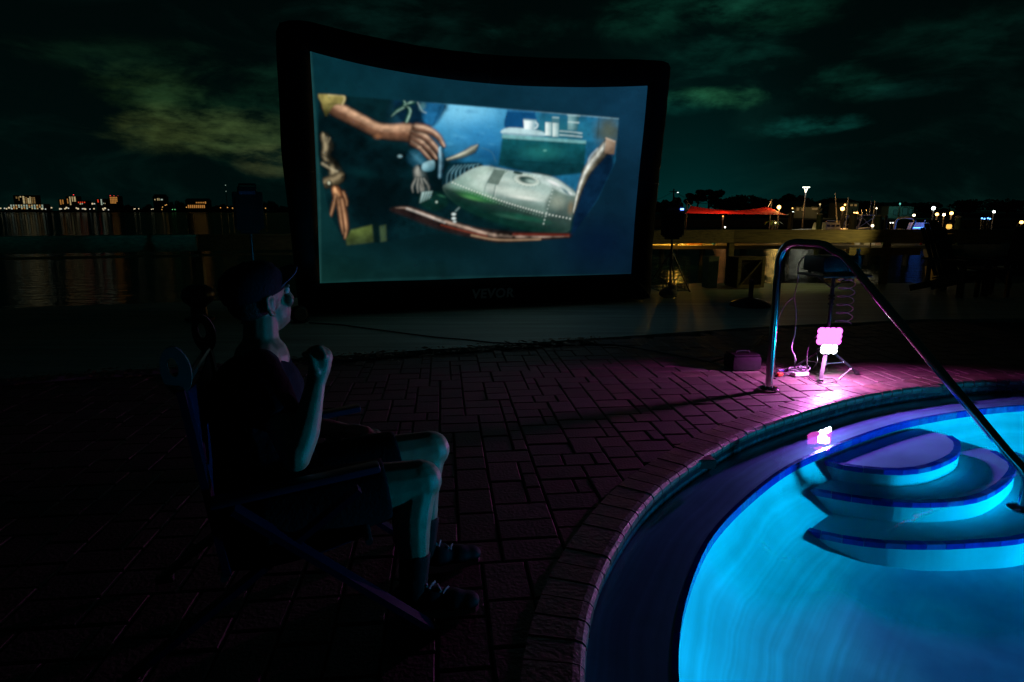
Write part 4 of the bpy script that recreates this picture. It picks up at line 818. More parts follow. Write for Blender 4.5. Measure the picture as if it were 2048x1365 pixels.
# parasol base on the walkway
c0 = P(1500, 612); o = empty('parasol_base', c0, 0, 'dark domed parasol base with a short pole standing on the walkway', 'parasol base')
MB().lathe([(.0, 0), (.27, 0), (.275, .02), (.25, .045), (.16, .085), (.06, .11), (.035, .115)], c0, 28).build('weight', M_BLACKPL, o, True)
MB().tube([c0 + np.array([0, 0, .11]), c0 + np.array([0, 0, .36])], .032, 14).build('pole_sleeve', M_DARKST, o, True)
MB().tube([c0 + np.array([.03, 0, .3]), c0 + np.array([.085, 0, .3])], .01, 8).build('knob', M_BLACKPL, o, True)
MB().tube([c0 + np.array([-.01, 0, .34]), c0 + np.array([-.13, .1, .60])], .006, 6).build('tie_cord', M_WOOD, o, True)
# sandbag at the screen's foot
c0 = P(1336, 596); mb = MB()
mb.ball(c0 + np.array([0, 0, .07]), .13, (1.1, .75, .6)); mb.ball(c0 + np.array([.06, .02, .14]), .07, (1, .8, .8)); o = mb.build('sandbag', mat('pale_canvas', (.34, .32, .30), .9, bump=.5, bscale=30), None, True)
tag(o, 'pale canvas sandbag slumped at the foot of the stand with the blue-display loudspeaker', 'sandbag')

# ------------------------------------------------------------------ seated man and his folding chair
fd = Vector((.95, .31, 0)).normalized(); ld = Vector((-fd.y, fd.x, 0)); UP = Vector((0, 0, 1))
def V(a): return Vector([float(c) for c in a])
rkn, ran = V(Q(838, 962, 2.13)), V(Q(826, 1172, 2.13)); lkn, lan = V(Q(858, 900, 2.38)), V(Q(846, 1095, 2.38))
rhp = rkn - fd * .43 - UP * .05; lhp = lkn - fd * .44 - UP * .06; lhp = lhp + (rhp + ld * .2 - lhp) * .5
pel = (rhp + lhp) / 2 - fd * .03 + UP * .01
che = V(Q(516, 800, 2.17)); nkb = V(Q(523, 702, 2.17)); hed = V(Q(521, 602, 2.17)); hdr = Vector((.55, .80, .22)).normalized(); hrt = Vector((hdr.y, -hdr.x, 0)).normalized(); hup = hrt.cross(hdr).normalized()
if hup.z < 0: hup = -hup
rsh = nkb - ld * .165 - UP * .035 + fd * .0; lsh = nkb + ld * .165 - UP * .035
rel_ = V(Q(592, 915, 1.92)); rwr = V(Q(632, 765, 1.99)); rfi = V(Q(643, 722, 2.0))
lel = V(Q(596, 850, 2.36)); lwr = V(Q(690, 862, 2.40)); lha = V(Q(730, 868, 2.40))
man = empty('person', (pel.x, pel.y, 0), 0, 'person in dark cap, t-shirt and shorts, seated with a raised fist, facing the screen', 'person')
def fuse(name, mb, m_, parent, vox=.009, smooth=4):
    me = mb.mesh(name); o = bpy.data.objects.new(name, me); COL.objects.link(o)
    r = o.modifiers.new('r', 'REMESH'); r.mode = 'VOXEL'; r.voxel_size = vox; r.use_smooth_shade = True
    s_ = o.modifiers.new('s', 'SMOOTH'); s_.factor = .5; s_.iterations = smooth
    dg = bpy.context.evaluated_depsgraph_get(); me2 = bpy.data.meshes.new_from_object(o.evaluated_get(dg)); bpy.data.objects.remove(o); me2.materials.clear()
    me2.name = name; return link(name, me2, m_, parent)
def lerp(a, b, t): return a + (b - a) * t
def chain(mb, pts, rs_, seg=12, k=5):
    cp = catmull([np.array(p) for p in pts], k); L = len(cp); rr = np.interp(np.linspace(0, len(pts) - 1, L), range(len(pts)), rs_)
    mb.tube(cp, list(rr), seg); mb.ball(cp[0], rr[0]); mb.ball(cp[-1], rr[-1])
b = MB()
chain(b, [pel, lerp(pel, che, .5) - fd * .01, che, nkb - UP * .03], [.135, .125, .14, .09]); 
for a_, c_ in ((rsh, che), (lsh, che)): chain(b, [a_, lerp(a_, nkb, .6) - UP * .01, nkb], [.058, .062, .06], k=3)
b.ball(che + UP * .02, .13, (1, 1.25, 1)); b.ball(pel, .13, (1.0, 1.2, .9))
chain(b, [nkb - UP * .02, lerp(nkb, hed, .45), hed - UP * .02], [.062, .056, .055])
for hp, kn, an in ((rhp, rkn, ran), (lhp, lkn, lan)):
    chain(b, [hp, lerp(hp, kn, .5) + UP * .01, kn], [.098, .090, .070])
    sh = lerp(kn, an, .32) - fd * .018
    chain(b, [kn, sh, lerp(kn, an, .7) - fd * .004, an], [.064, .068, .050, .040])
    b.ball(kn + fd * .012, .064, (1, 1, 1.05))
chain(b, [rsh, lerp(rsh, rel_, .5), rel_], [.056, .050, .041]); chain(b, [rel_, lerp(rel_, rwr, .35) + fd * .006, rwr], [.043, .044, .029])
chain(b, [lsh, lerp(lsh, lel, .5), lel], [.056, .050, .041]); chain(b, [lel, lerp(lel, lwr, .35), lwr], [.043, .042, .028])
# head: skull, jaw, nose, ears, lips, brow
hb = lambda x, y, z: hed + hrt * x + hdr * y + hup * z
b.M = Matrix.Translation(hed) @ Matrix((hrt, hdr, hup)).transposed().to_4x4()
b.ball((0, -.012, .03), .098, (.80, 1.0, .98), 18, 12); b.ball((0, .025, -.045), .074, (.82, .98, 1.0), 16, 10); b.ball((0, .066, -.088), .026, (1.2, .8, .8))
b.tube([(0, .098, .018), (0, .108, -.008), (0, .116, -.028), (0, .1, -.04)], [.009, .011, .014, .012], 8); b.ball((.011, .1, -.034), .009); b.ball((-.011, .1, -.034), .009)
b.ball((0, .092, -.062), .013, (1.7, .7, .55)); b.ball((0, .089, -.073), .012, (1.5, .7, .6)); b.ball((.034, .083, .028), .018, (1.3, .6, .5)); b.ball((-.034, .083, .028), .018, (1.3, .6, .5))
for s_ in (-1, 1):
    b.tube([(s_ * .079, -.012, -.038), (s_ * .086, -.03, -.03), (s_ * .092, -.04, .0), (s_ * .09, -.034, .026), (s_ * .083, -.014, .03), (s_ * .079, -.004, .012)], .0085, 6); b.ball((s_ * .078, -.016, -.004), .02, (.35, .9, 1.3)); b.ball((s_ * .05, .07, -.018), .022, (1, .7, 1))
b.M = Matrix.Identity(4)
# right fist: palm, four curled fingers, thumb
hx = (rfi - rwr).normalized(); hs_ = (-fd * .9 + ld * .25 + UP * .1); hs_ = (hs_ - hx * hs_.dot(hx)).normalized(); hw = hx.cross(hs_).normalized()
pc0 = rwr + hx * .045; chain(b, [rwr, pc0, rwr + hx * .08], [.03, .034, .032], k=3)
for k in range(4):
    o_ = hw * (.03 - .02 * k); kn0 = rwr + hx * (.086 - .004 * abs(k - 1)) + o_ - hs_ * .012; k1 = kn0 + hx * .022 + hs_ * .022; k2 = kn0 + hx * .004 + hs_ * .05; k3 = kn0 - hx * .022 + hs_ * .044
    chain(b, [kn0, k1, k2, k3], [.0092, .0090, .0086, .0078], 8, 3)
chain(b, [rwr + hx * .03 + hw * .03, rwr + hx * .06 + hw * .04 + hs_ * .02, rwr + hx * .075 + hw * .022 + hs_ * .05], [.014, .012, .009], 8, 4)
# left hand resting on the far arm of the chair
lx = (lha - lwr).normalized(); lw_ = lx.cross(UP).normalized()
chain(b, [lwr, lwr + lx * .04, lwr + lx * .075], [.026, .032, .030], k=3)
for k in range(4):
    o_ = lw_ * (.03 - .02 * k); a0_ = lwr + lx * .08 + o_; ln = .07 - .008 * abs(k - 1.3)
    chain(b, [a0_, a0_ + lx * ln * .55 + UP * .004, a0_ + lx * ln - UP * .016], [.0105, .0095, .008], 8, 3)
chain(b, [lwr + lx * .02 - lw_ * .028, lwr + lx * .055 - lw_ * .05, lwr + lx * .085 - lw_ * .052 - UP * .01], [.014, .012, .009], 8, 3)
fuse('body', b, M_SKIN, man, .0048, 3)
# eyes
for s_ in (-1, 1): MB().ball(hb(s_ * .033, .083, .012), .0125).build('eye', M_WHITEPL, man, True)
# t-shirt with short sleeves
b = MB(); chain(b, [pel + UP * .02, lerp(pel, che, .5) - fd * .01, che, nkb - UP * .055], [.156, .146, .160, .085]); b.ball(che + UP * .02, .148, (1, 1.28, 1)); b.ball(pel + UP * .03, .15, (1, 1.22, .85))
for a_, e_ in ((rsh, rel_), (lsh, lel)):
    chain(b, [lerp(nkb, a_, .35) - UP * .03, a_, lerp(a_, e_, .3)], [.062, .070, .074]); b.tube([lerp(a_, e_, .3), lerp(a_, e_, .58)], [.072, .070], 14)
fuse('shirt', b, M_SHIRT, man, .0085, 3)
# shorts
b = MB(); b.ball(pel - UP * .01, .152, (1.05, 1.25, .85))
for hp, kn in ((rhp, rkn), (lhp, lkn)): b.tube([hp - fd * .05, lerp(hp, kn, .4), lerp(hp, kn, .76)], [.118, .112, .100], 16); b.ball(hp, .112)
fuse('shorts', b, M_SHORTS, man, .0085, 3)
for an, kn in ((ran, rkn), (lan, lkn)):
    tl_ = V((an.x, an.y, 0)); b = MB(); b.tube([lerp(an, kn, .32), lerp(an, kn, .12), an - UP * .02, V((an.x, an.y, .06))], [.054, .049, .047, .047], 12); fuse('sock', b, M_BLACKFAB, man, .008, 2)
    b = MB(); tv = (fd * .93 - ld * .25).normalized() if an is ran else fd
    b.ball(tl_ + UP * .052 - tv * .025, .048, (1, .9, 1.0)); b.ball(tl_ + UP * .05 + tv * .05, .05, (1.25, .9, .9)); b.ball(tl_ + UP * .04 + tv * .125, .045, (1.35, 1, .8)); b.ball(tl_ + UP * .036 + tv * .175, .038, (1.2, 1.05, .75)); sho = fuse('shoe', b, mat('dark_shoe', (.012, .012, .018), .7, spec=.2), man, .008, 3)
    b = MB(); b.ball(tl_ + UP * .012 + tv * .06, .011, (13, 4.4, 1)); b.M = Matrix.Identity(4)
    sv = MB(); svs = []
    for k in range(16):
        a = 2 * math.pi * k / 16; svs.append(tl_ + tv * (.07 + .145 * math.cos(a)) + Vector((-tv.y, tv.x, 0)) * (.046 * math.sin(a)))
    sv.prism([p + UP * .002 for p in svs], (0, 0, .022)); sv.build('sole', mat('pale_sole', (.3, .3, .32), .6), sho)
    lc = MB(); side = Vector((-tv.y, tv.x, 0))
    for k in range(5): c0 = tl_ + tv * (.04 + .022 * k) + UP * (.102 - .010 * k); lc.tube([c0 - side * .022 + tv * .008 * (-1) ** k, c0 + UP * .004, c0 + side * .022 - tv * .008 * (-1) ** k], .004, 5)
    lc.build('laces', mat('pale_laces', (.3, .27, .3), .8, spec=.2), sho)
# cap and hair
Rh = Matrix.Translation(hed) @ Matrix((hrt, hdr, hup)).transposed().to_4x4() @ Matrix.Rotation(math.radians(4), 4, 'X')
b = MB(); b.M = Rh; b.lathe([(.089, .028), (.093, .05), (.090, .08), (.078, .108), (.055, .126), (.025, .134), (.0, .136)], (0, -.012, .0), 24); 
b.v = [tuple(V(v_) + (hdr * ((V(v_) - hed).dot(hdr) + .012) * .18)) for v_ in b.v]; b.M = Matrix.Identity(4)
cap = empty('cap', (hed.x, hed.y, hed.z)); cap.parent = man; cap.matrix_parent_inverse = wmat(man).inverted()
cr = b.build('cap_crown', M_CAP, man, True)
bpy.data.objects.remove(cap)
b = MB(); b.M = Rh; top_ = []; bot_ = []
gridv = []; nu_, nv_ = 17, 7
for j in range(nv_):
    for i in range(nu_):
        a = math.radians(-64 + 128 * i / (nu_ - 1)); w0 = j / (nv_ - 1); rx = .088; r0 = .098
        x = math.sin(a) * rx; y0 = math.cos(a) * r0 - .012; yl = y0 + w0 * .082 * max(math.cos(a * 1.28), 0) ** .6
        gridv.append((x * (1 + .02 * w0), yl, .040 + .022 * w0 - .95 * x * x * 3.2 * (0.4 + .6 * w0) + .004))
gg = [(j * nu_ + i, j * nu_ + i + 1, (j + 1) * nu_ + i + 1, (j + 1) * nu_ + i) for j in range(nv_ - 1) for i in range(nu_ - 1)]
b.add(gridv, gg); o = b.build('cap_brim', mat('navy_cap_brim', (.03, .06, .14), .6, bump=.2, bscale=100), cr, True)
sol = o.modifiers.new('t', 'SOLIDIFY'); sol.thickness = .004; sol.offset = 0
b = MB(); b.M = Rh; b.ball((0, -.012, .138), .007, (1, 1, .6)); b.build('cap_button', M_CAP, cr, True)
b = MB(); b.M = Matrix.Translation(hed) @ Matrix((hrt, hdr, hup)).transposed().to_4x4(); b.ball((0, -.03, .012), .091, (.86, .92, .78)); fuse('hair', b, mat('dark_hair', (.015, .011, .009), .6, bump=.6, bscale=180), man, .006, 2)

# folding chair
cb = Vector((pel.x, pel.y, 0)); chair = empty('folding_chair', cb, 0, 'dark navy folding sling chair that the man sits in', 'chair')
def cs_(s, z, w): return cb + fd * s + UP * z + ld * w
for sd in (-1, 1):
    w = .275 * sd; w2 = .300 * sd
    MB().bar(cs_(-.10, .50, w2), cs_(.44, .02, w2), .018, .055, up=ld).build('leg', M_NAVYSLING if False else mat('navy_frame', (.004, .005, .022), .5, spec=.15), chair)
    MB().bar(cs_(.24, .50, w), cs_(-.42, .02, w), .018, .045, up=ld).build('leg', MATS['navy_frame'], chair)
    MB().bbox(cs_(.07, .548, w2 + .0), (.46, .055, .024), .010, rz=math.atan2(fd.y, fd.x), R=(Matrix.Rotation(math.atan2(fd.y, fd.x), 3, 'Z') @ Matrix.Rotation(-.11, 3, 'Y'))).build('armrest', mat('navy_armrest', (.012, .02, .05), .4, spec=.3), chair, True)
    MB().bar(cs_(-.13, .30, w), cs_(-.20, .84, w), .02, .05, up=ld).build('back_post', MATS['navy_frame'], chair)
    # flat pale end piece with an oval hole at the top of each back post
    cz = cs_(-.208, .89, w); ax_ = (fd * -.13 + UP * .99).normalized(); ay_ = fd * .99 + UP * .13; oo, ii = [], []
    for k in range(20):
        a = 2 * math.pi * k / 20; oo.append(cz + ay_ * (.036 * math.cos(a)) + ax_ * (.066 * math.sin(a))); ii.append(cz + ay_ * (.012 * math.cos(a) - .004) + ax_ * (.026 * math.sin(a) + .012))
    vs_ = [p - ld * .008 for p in oo] + [p - ld * .008 for p in ii] + [p + ld * .008 for p in oo] + [p + ld * .008 for p in ii]
    fs_ = []
    for k in range(20):
        j = (k + 1) % 20; fs_ += [(k, j, 20 + j, 20 + k), (40 + k, 60 + k, 60 + j, 40 + j), (k, 40 + k, 40 + j, j), (20 + k, 20 + j, 60 + j, 60 + k)]
    MB().add(vs_, fs_).build('end_piece', M_GREYPL, chair)
    for s_ in (.43, -.41): MB().bbox(cs_(s_, .014, w2 if s_ > 0 else w), (.06, .035, .026), .008, rz=math.atan2(fd.y, fd.x)).build('foot', M_BLACKPL, chair)
def sling(name, pts, wd=.255):
    cv = catmull([np.array(p, float) for p in pts], 8); vs_ = []; fs_ = []
    for (s_, z_) in cv:
        for k in range(7): w = -wd + 2 * wd * k / 6; vs_.append(cs_(s_, z_ - .03 * (1 - (w / wd) ** 2), w))
    for i in range(len(cv) - 1):
        for k in range(6): fs_.append((i * 7 + k, i * 7 + k + 1, (i + 1) * 7 + k + 1, (i + 1) * 7 + k))
    o = MB().add(vs_, fs_).build(name, M_NAVYSLING, chair, True); q = o.modifiers.new('t', 'SOLIDIFY'); q.thickness = .006; return o
sling('seat_sling', [(-.16, .30), (-.05, .285), (.1, .30), (.26, .34)]); sling('back_sling', [(-.14, .31), (-.165, .46), (-.185, .66), (-.2, .83)])
for s_, z_ in ((.26, .335), (-.2, .84), (-.14, .29)): MB().tube([cs_(s_, z_, -.29), cs_(s_, z_, .29)], .011, 8).build('cross_bar', M_DARKST, chair, True)

# ------------------------------------------------------------------ timber railing along the seawall
def yr(x): return ysea(x) - .14
def xfor(px):
    lo, hi = -12., 14.
    for _ in range(50):
        m_ = (lo + hi) / 2
        if proj((m_, yr(m_), .8))[0] < px: lo = m_
        else: hi = m_
    return lo
x1, x2 = xfor(1462), xfor(1775); dx = x2 - x1
px_ = [x1 + dx * k for k in range(-5, 4)]
railing = empty('timber_railing', (x1, yr(x1), 0), 0, 'weathered timber railing running along the edge of the walkway above the water', 'railing')
for x in px_: MB().bbox((x, yr(x), .40), (.10, .10, .80), .008, rz=.1).build('post', M_WOOD, railing)
for a, c in zip(px_[:-1], px_[1:]):
    A_, B_ = Vector((a, yr(a), 0)), Vector((c, yr(c), 0)); d = (B_ - A_).normalized(); nrm = Vector((d.y, -d.x, 0)); A2, B2 = A_ + d * .006, B_ - d * .006
    def board(name, z, h, t, o_, mm): 
        mb = MB(); R = Matrix((d, nrm, UP)).transposed(); mb.bbox((A2 + B2) / 2 + nrm * o_ + UP * z, ((B2 - A2).length, t, h), .005, R=R)
        ob = mb.build(name, mm, railing); return ob
    board('face_board', .83, .19, .045, .078, M_WOOD); board('cap_board', .945, .036, .17, .03, M_WOOD)
    if c < -1: board('lower_board', .675, .03, .09, .09, M_WOOD)

xl, xr = xfor(1695), xfor(1838); xm = (xl + xr) / 2
MB().bbox((xm, yr(xm) - .078, .585), (xr - xl, .04, .13), .005).build('lower_board', M_WOOD, railing)
# ------------------------------------------------------------------ things by the railing
def adirondack(c0, rz, label, nm='adirondack_chair'):
    root = empty(nm, c0, rz, label, 'chair', None); Mw = wmat(root)
    def bb(name, c, d, R=None): mb = MB(); mb.M = Mw; mb.bbox(c, d, .006, R=R); return mb.build(name, M_DKWOOD, root)
    for s_ in (-1, 1):
        bb('leg', (s_ * .27, -.30, .27), (.03, .1, .54)); bb('leg', (s_ * .24, .08, .20), (.03, .98, .10), Matrix.Rotation(-.30, 3, 'X')); bb('armrest', (s_ * .31, -.05, .555), (.13, .72, .025)); bb('arm_support', (s_ * .27, .24, .36), (.03, .06, .40))
    for k in range(5): bb('seat_slat', (0, -.32 + .115 * k, .385 - .03 * k), (.5, .1, .02), Matrix.Rotation(-.28, 3, 'X'))
    for k in range(6): bb('back_slat', (-.235 + .094 * k, .30, .66 + .03 * (2.5 - abs(k - 2.5)) ), (.082, .02, .80 + .06 * (2.5 - abs(k - 2.5))), Matrix.Rotation(-.42, 3, 'X'))
    bb('back_brace', (0, .26, .52), (.56, .03, .06)); bb('back_brace', (0, .40, .80), (.5, .03, .05))
    return root
adirondack(P(1905, 590), .35, 'dark wooden slatted lounge chair by the railing, next to the lit dock lamp'); adirondack(P(2035, 585), -.9, 'dark wooden slatted lounge chair turned sideways near the low table')
c0 = P(1965, 592); o = empty('low_table', c0, .1, 'low dark slatted table between the two wooden lounge chairs', 'table')
for k in range(5): MB().bbox(V(c0) + Vector((0, -.2 + .1 * k, .42)), (.55, .09, .022), .004).build('top_slat', M_DKWOOD, o)
for sx in (-1, 1):
    for sy in (-1, 1): MB().bbox(V(c0) + Vector((sx * .23, sy * .18, .203)), (.05, .05, .405), .004).build('leg', M_DKWOOD, o)
# wooden dock box under the railing post and wire crab trap beside the screen
c0 = Vector((x1 + .1, yr(x1) - .50, 0)); o = empty('dock_box', c0, .12, 'brown wooden box with a cross brace standing under the railing post', 'box')
mb = MB(); mb.M = wmat(o); mb.box((0, 0, .27), (.46, .44, .50)); mb.build('box_panel', mat('brown_board', (.09, .05, .03), .8), o)
for sx in (-1, 1): mb = MB(); mb.M = wmat(o); mb.bbox((sx * .21, -.235, .28), (.06, .025, .52), .004); mb.build('batten', M_WOOD, o)
for z in (.04, .51): mb = MB(); mb.M = wmat(o); mb.bbox((0, -.235, z), (.36, .025, .06), .004); mb.build('batten', M_WOOD, o)
mb = MB(); mb.M = wmat(o); mb.bar((-.17, -.233, .08), (.17, -.233, .47), .022, .05, up=(0, 1, 0)); mb.build('cross_brace', M_WOOD, o)
c0 = Vector((2.62, 10.85, 0)); o = empty('wire_trap', c0, .1, 'green wire mesh crab trap behind the stand of the blue-display loudspeaker', 'crab trap'); M_WIRE = mat('green_wire', (.06, .14, .08), .5)
for ax, sd in ((0, -1), (0, 1), (1, -1), (1, 1)):
    mb = MB(); mb.M = wmat(o)
    for k in range(9):
        mb.tube([(-.25 + .0625 * k, sd * .25, 0), (-.25 + .0625 * k, sd * .25, .55)] if ax == 0 else [(sd * .25, -.25 + .0625 * k, 0), (sd * .25, -.25 + .0625 * k, .55)], .004, 4)
    for k in range(10):
        mb.tube([(-.25, sd * .25, .005 + .0605 * k), (.25, sd * .25, .005 + .0605 * k)] if ax == 0 else [(sd * .25, -.25, .005 + .0605 * k), (sd * .25, .25, .005 + .0605 * k)], .004, 4)
    mb.build('mesh_side', M_WIRE, o)
c0 = Vector((3.35, 11.0, 0)); o = empty('cooler', c0, .2, 'pale upright plastic bin standing at the seawall between two dark boxes', 'bin')
MB().box(c0 + Vector((0, 0, .26)), (.17, .2, .50), rz=.2, taper=1.06).build('bin_body', mat('pale_green_plastic', (.28, .34, .26), .5), o); MB().bbox(c0 + Vector((0, 0, .525)), (.2, .23, .03), .008, rz=.2).build('lid', MATS['pale_green_plastic'], o)
# amber dock lamp pedestal
lp = Q(1899, 446, 10.6); o = empty('dock_pedestal', (lp[0], lp[1], 0), 0, 'slim dock pedestal with a small amber lamp, beyond the wooden lounge chair', 'lamp')
MB().bbox((lp[0], lp[1], .46), (.12, .12, .92), .012).build('pedestal', mat('pedestal_paint', (.3, .25, .14), .6), o)
MB().lathe([(.03, -.035), (.04, -.02), (.04, .02), (.03, .035)], (lp[0], lp[1], lp[2] - .06), 16).build('lamp_lens', emit('amber_lens', (1, .55, .1), 1.2), o, True)
MB().lathe([(.085, 0), (.07, .03), (.0, .05)], (lp[0], lp[1], lp[2] + .0), 16).build('lamp_hood', M_DARKST, o, True)
lamp('bulb', 'SPOT', (lp[0] - .1, lp[1], lp[2] - .06), 52, (.95, .82, .26), o, .05, (-1, .22, -.05), spot_size=math.radians(75), spot_blend=.8)
# round-topped mooring post at the walkway edge, left
c0 = P(400, 640); q = V(c0); o = empty('mooring_bollard', q, 0, 'dark round-headed mooring bollard on the walkway behind the chair', 'bollard')
MB().lathe([(.17, 0), (.17, .03), (.10, .05), (.09, .16), (.13, .2)], q, 20).build('shaft', M_DARKST, o, True); MB().lathe([(.12, .19), (.17, .23), (.19, .3), (.17, .37), (.10, .42), (.0, .435)], q, 20).build('head', M_DARKST, o, True)

# ------------------------------------------------------------------ marina across the water
def lampball(px, py, D, r, col, s, label, cat, name='marina_lamp', group=None, watt=0, added_hood=True, post=True, zb=-.9, soft=.3, up=False):
    c = Q(px, py, D); root = empty(name, (c[0], c[1], zb), 0, label, cat, group)
    MB().ball(c, r, nu=10, nv=7).build('globe', emit('globe_%s_%g' % ('_'.join('%02d' % int(v * 9) for v in col), s), col, s), root, True)
    if post:
        MB().tube([(c[0], c[1], zb), (c[0], c[1], c[2] - r * .9)], max(.03, .0012 * D), 6).build('lamp_post', M_DARKST, root)
        MB().lathe([(r * .6, 0), (r * .7, r * .3), (0, r * .5)], (c[0], c[1], c[2] + r * .86), 8).build('lamp_cap', M_DARKST, root)
    if watt and up: lamp('bulb', 'SPOT', (c[0], c[1] + .5, c[2] - .2), watt, col, root, .2, (0, 0, 1), spot_size=math.radians(160), spot_blend=.3)
    elif watt: lamp('bulb', 'POINT', (c[0], c[1] - r * 1.6, c[2]), watt, col, root, max(r, soft))
    return root
AMB, WHT, WRM = (1, .5, .12), (.95, 1, .9), (1, .82, .5)
# fixed finger dock
M_DOCKW = mat('bleached_dock_wood', (.42, .36, .22), .7, var=.3, scale=3, stretch=(.4, 6, 1))
y_ = 24.5; xa, xb = Q(1290, 488, 25)[0], Q(1900, 488, 25)[0]; zd = Q(1400, 489, 25)[2]
o = empty('finger_dock', ((xa + xb) / 2, y_, -.9), 0, 'long timber finger dock lit by an amber lamp across the water', 'dock')
nb = int((xb - xa) / .3)
mb = MB()
for k in range(nb): mb.box((xa + .3 * (k + .5), y_ + .75, zd - .02), (.285, 1.5, .04))
q = mb.build('deck_planks', M_DOCKW, o); q['kind'] = 'stuff'
MB().box(((xa + xb) / 2, y_ - .03, zd - .07), (xb - xa, .05, .14)).build('edge_board', M_DOCKW, o)
for k in range(8): MB().tube([(xa + .5 + k * (xb - xa - 1) / 7, y_ + .1, -1.6), (xa + .5 + k * (xb - xa - 1) / 7, y_ + .1, zd - .04)], .11, 10).build('support_pile', M_PILE, o, True)
def on_dock(px, w, d, h, name, label, cat, m_, round_=False):
    x = Q(px, 488, 25)[0]; y = y_ + .45; root = empty(name, (x, y, zd), 0, label, cat)
    if round_: MB().lathe([(w * .42, .0), (w * .5, h * .9), (w * .52, h)], (x, y, zd), 14).build('bucket_body', m_, root, True); MB().lathe([(w * .54, h), (w * .54, h * 1.08), (0, h * 1.1)], (x, y, zd), 14).build('lid', m_, root, True)
    else: MB().bbox((x, y, zd + h * .45), (w, d, h * .9), .012).build('box_body', m_, root); MB().bbox((x, y, zd + h * .95), (w * 1.05, d * 1.06, h * .1), .006).build('lid', m_, root)
on_dock(1361, .16, .16, .20, 'bucket', 'small white bucket on the finger dock beside the orange box', 'bucket', M_WHITEPL, True)
on_dock(1384, .52, .3, .12, 'gear_box', 'low orange gear box on the finger dock', 'box', mat('orange_plastic', (.5, .2, .04), .5))
on_dock(1423, .09, .2, .28, 'gear_box', 'narrow blue locker on the finger dock', 'box', mat('blue_plastic', (.05, .2, .45), .5))
for px, nm, lb, cc_ in ((1703, 'cooler_box', 'white rounded cooler on the dock under the timber railing', (.75, .74, .68)), (1722, 'fish_tub', 'cream tub on the dock beside the white cooler', (.6, .55, .35)), (1733, 'cooler_box', 'second pale cooler, between the cream tub and the pink crate', (.7, .66, .64)), (1745, 'crate', 'pinkish crate on the dock under the railing', (.6, .4, .3)), (1758, 'crate', 'pale green crate on the dock beside the railing post', (.4, .5, .25))): on_dock(px, .21, .25, .3, nm, lb, 'crate' if 'crate' in nm else 'tub' if 'tub' in nm else 'cooler', mat('paint_%d' % px, cc_, .45))
on_dock(1832, .10, .2, .32, 'red_drum', 'red drum on the dock beyond the lower railing board', 'drum', mat('red_paint', (.5, .03, .02), .4), True)
lampball(1356, 452, 24.2, .15, (1, .5, .06), 120, 'amber lamp on the finger dock behind the blue-display loudspeaker', 'lamp', watt=26, zb=zd - 0.5, soft=.12)
lampball(1745, 452, 24.0, .05, WRM, 4, 'small warm lamp on the dock above the coolers', 'lamp', watt=12, zb=zd - .5)
# tall twin-head street lamp
D = 46; c = Q(1612, 376, D); o = empty('street_lamp', (c[0], c[1], -.9), 0, 'tall street lamp with a bright twin head beyond the railing', 'street lamp')
MB().tube([(c[0], c[1], -.9), (c[0], c[1], c[2] - .35)], [.07, .045], 8).build('pole', M_DARKST, o, True)
for s_ in (-1, 1):
    MB().tube([(c[0], c[1], c[2] - .36), (c[0] + s_ * .06, c[1], c[2] - .15), (c[0] + s_ * .12, c[1], c[2])], .035, 6).build('arm', M_WHITEGEL, o, True)
    MB().bbox((c[0] + s_ * .13, c[1] - .02, c[2] + .03), (.2, .18, .05), .012).build('lamp_head', emit('street_white', (1, 1, .82), 5), o)
lamp('bulb', 'POINT', (c[0], c[1] - .3, c[2] - .15), 110, (1, .95, .75), o, .6)
# pilings
for px, yt, D, w, lb, cap_ in ((1582, 425, 30, .20, 'dark piling beside the rope corner of the red shade sail', 0), (1640, 428, 30, .26, 'dark piling with a bird on its flat top', 1), (1707, 428, 27, .30, 'thick dark piling in front of the white boat frame', 0), (1757, 431, 30, .30, 'green piling with a white cap beside the white boat frame', 1), (1773, 432, 36, .15, 'thin dark piling beyond the white-capped piling', 0), (1918, 433, 26, .24, 'green piling with a pale cap beyond the amber dock lamp', 1), (380, 428, 26, .22, 'dark piling standing alone in the open bay', 0)):
    c = Q(px, yt, D); o = empty('piling', (c[0], c[1], -1.6), 0, lb, 'piling', None)
    MB().tube([(c[0], c[1], -1.6), (c[0], c[1], c[2] - .05)], w / 2, 12).build('pile_shaft', mat('green_piling', (.12, .22, .14), .8) if cap_ else M_PILE, o, True)
    MB().lathe([(w * .56, 0), (w * .5, .06), (0, .09)], (c[0], c[1], c[2] - .05), 12).build('pile_cap', M_WHITEGEL if cap_ else M_PILE, o, True)
# bird on the piling
c = Q(1638, 428, 30); o = empty('seabird', c + np.array([0, 0, .04]), 0, 'small white seabird perched on the dark piling', 'bird')
b = MB(); b.ball(V(c) + Vector((0, 0, .13)), .07, (1.6, .8, .9)); b.tube([V(c) + Vector((-.08, 0, .13)), V(c) + Vector((-.2, 0, .08))], [.04, .012], 6); b.ball(V(c) + Vector((.1, 0, .22)), .042); b.tube([V(c) + Vector((.06, 0, .15)), V(c) + Vector((.1, 0, .22))], .035, 6); b.tube([V(c) + Vector((.13, 0, .22)), V(c) + Vector((.19, 0, .21))], [.012, .004], 5); b.tube([V(c) + Vector((0, .02, .0)), V(c) + Vector((0, .02, .1))], .008, 5); b.tube([V(c) + Vector((0, -.02, .0)), V(c) + Vector((0, -.02, .1))], .008, 5)
fuse('bird_body', b, M_WHITEGEL, o, .012, 1)
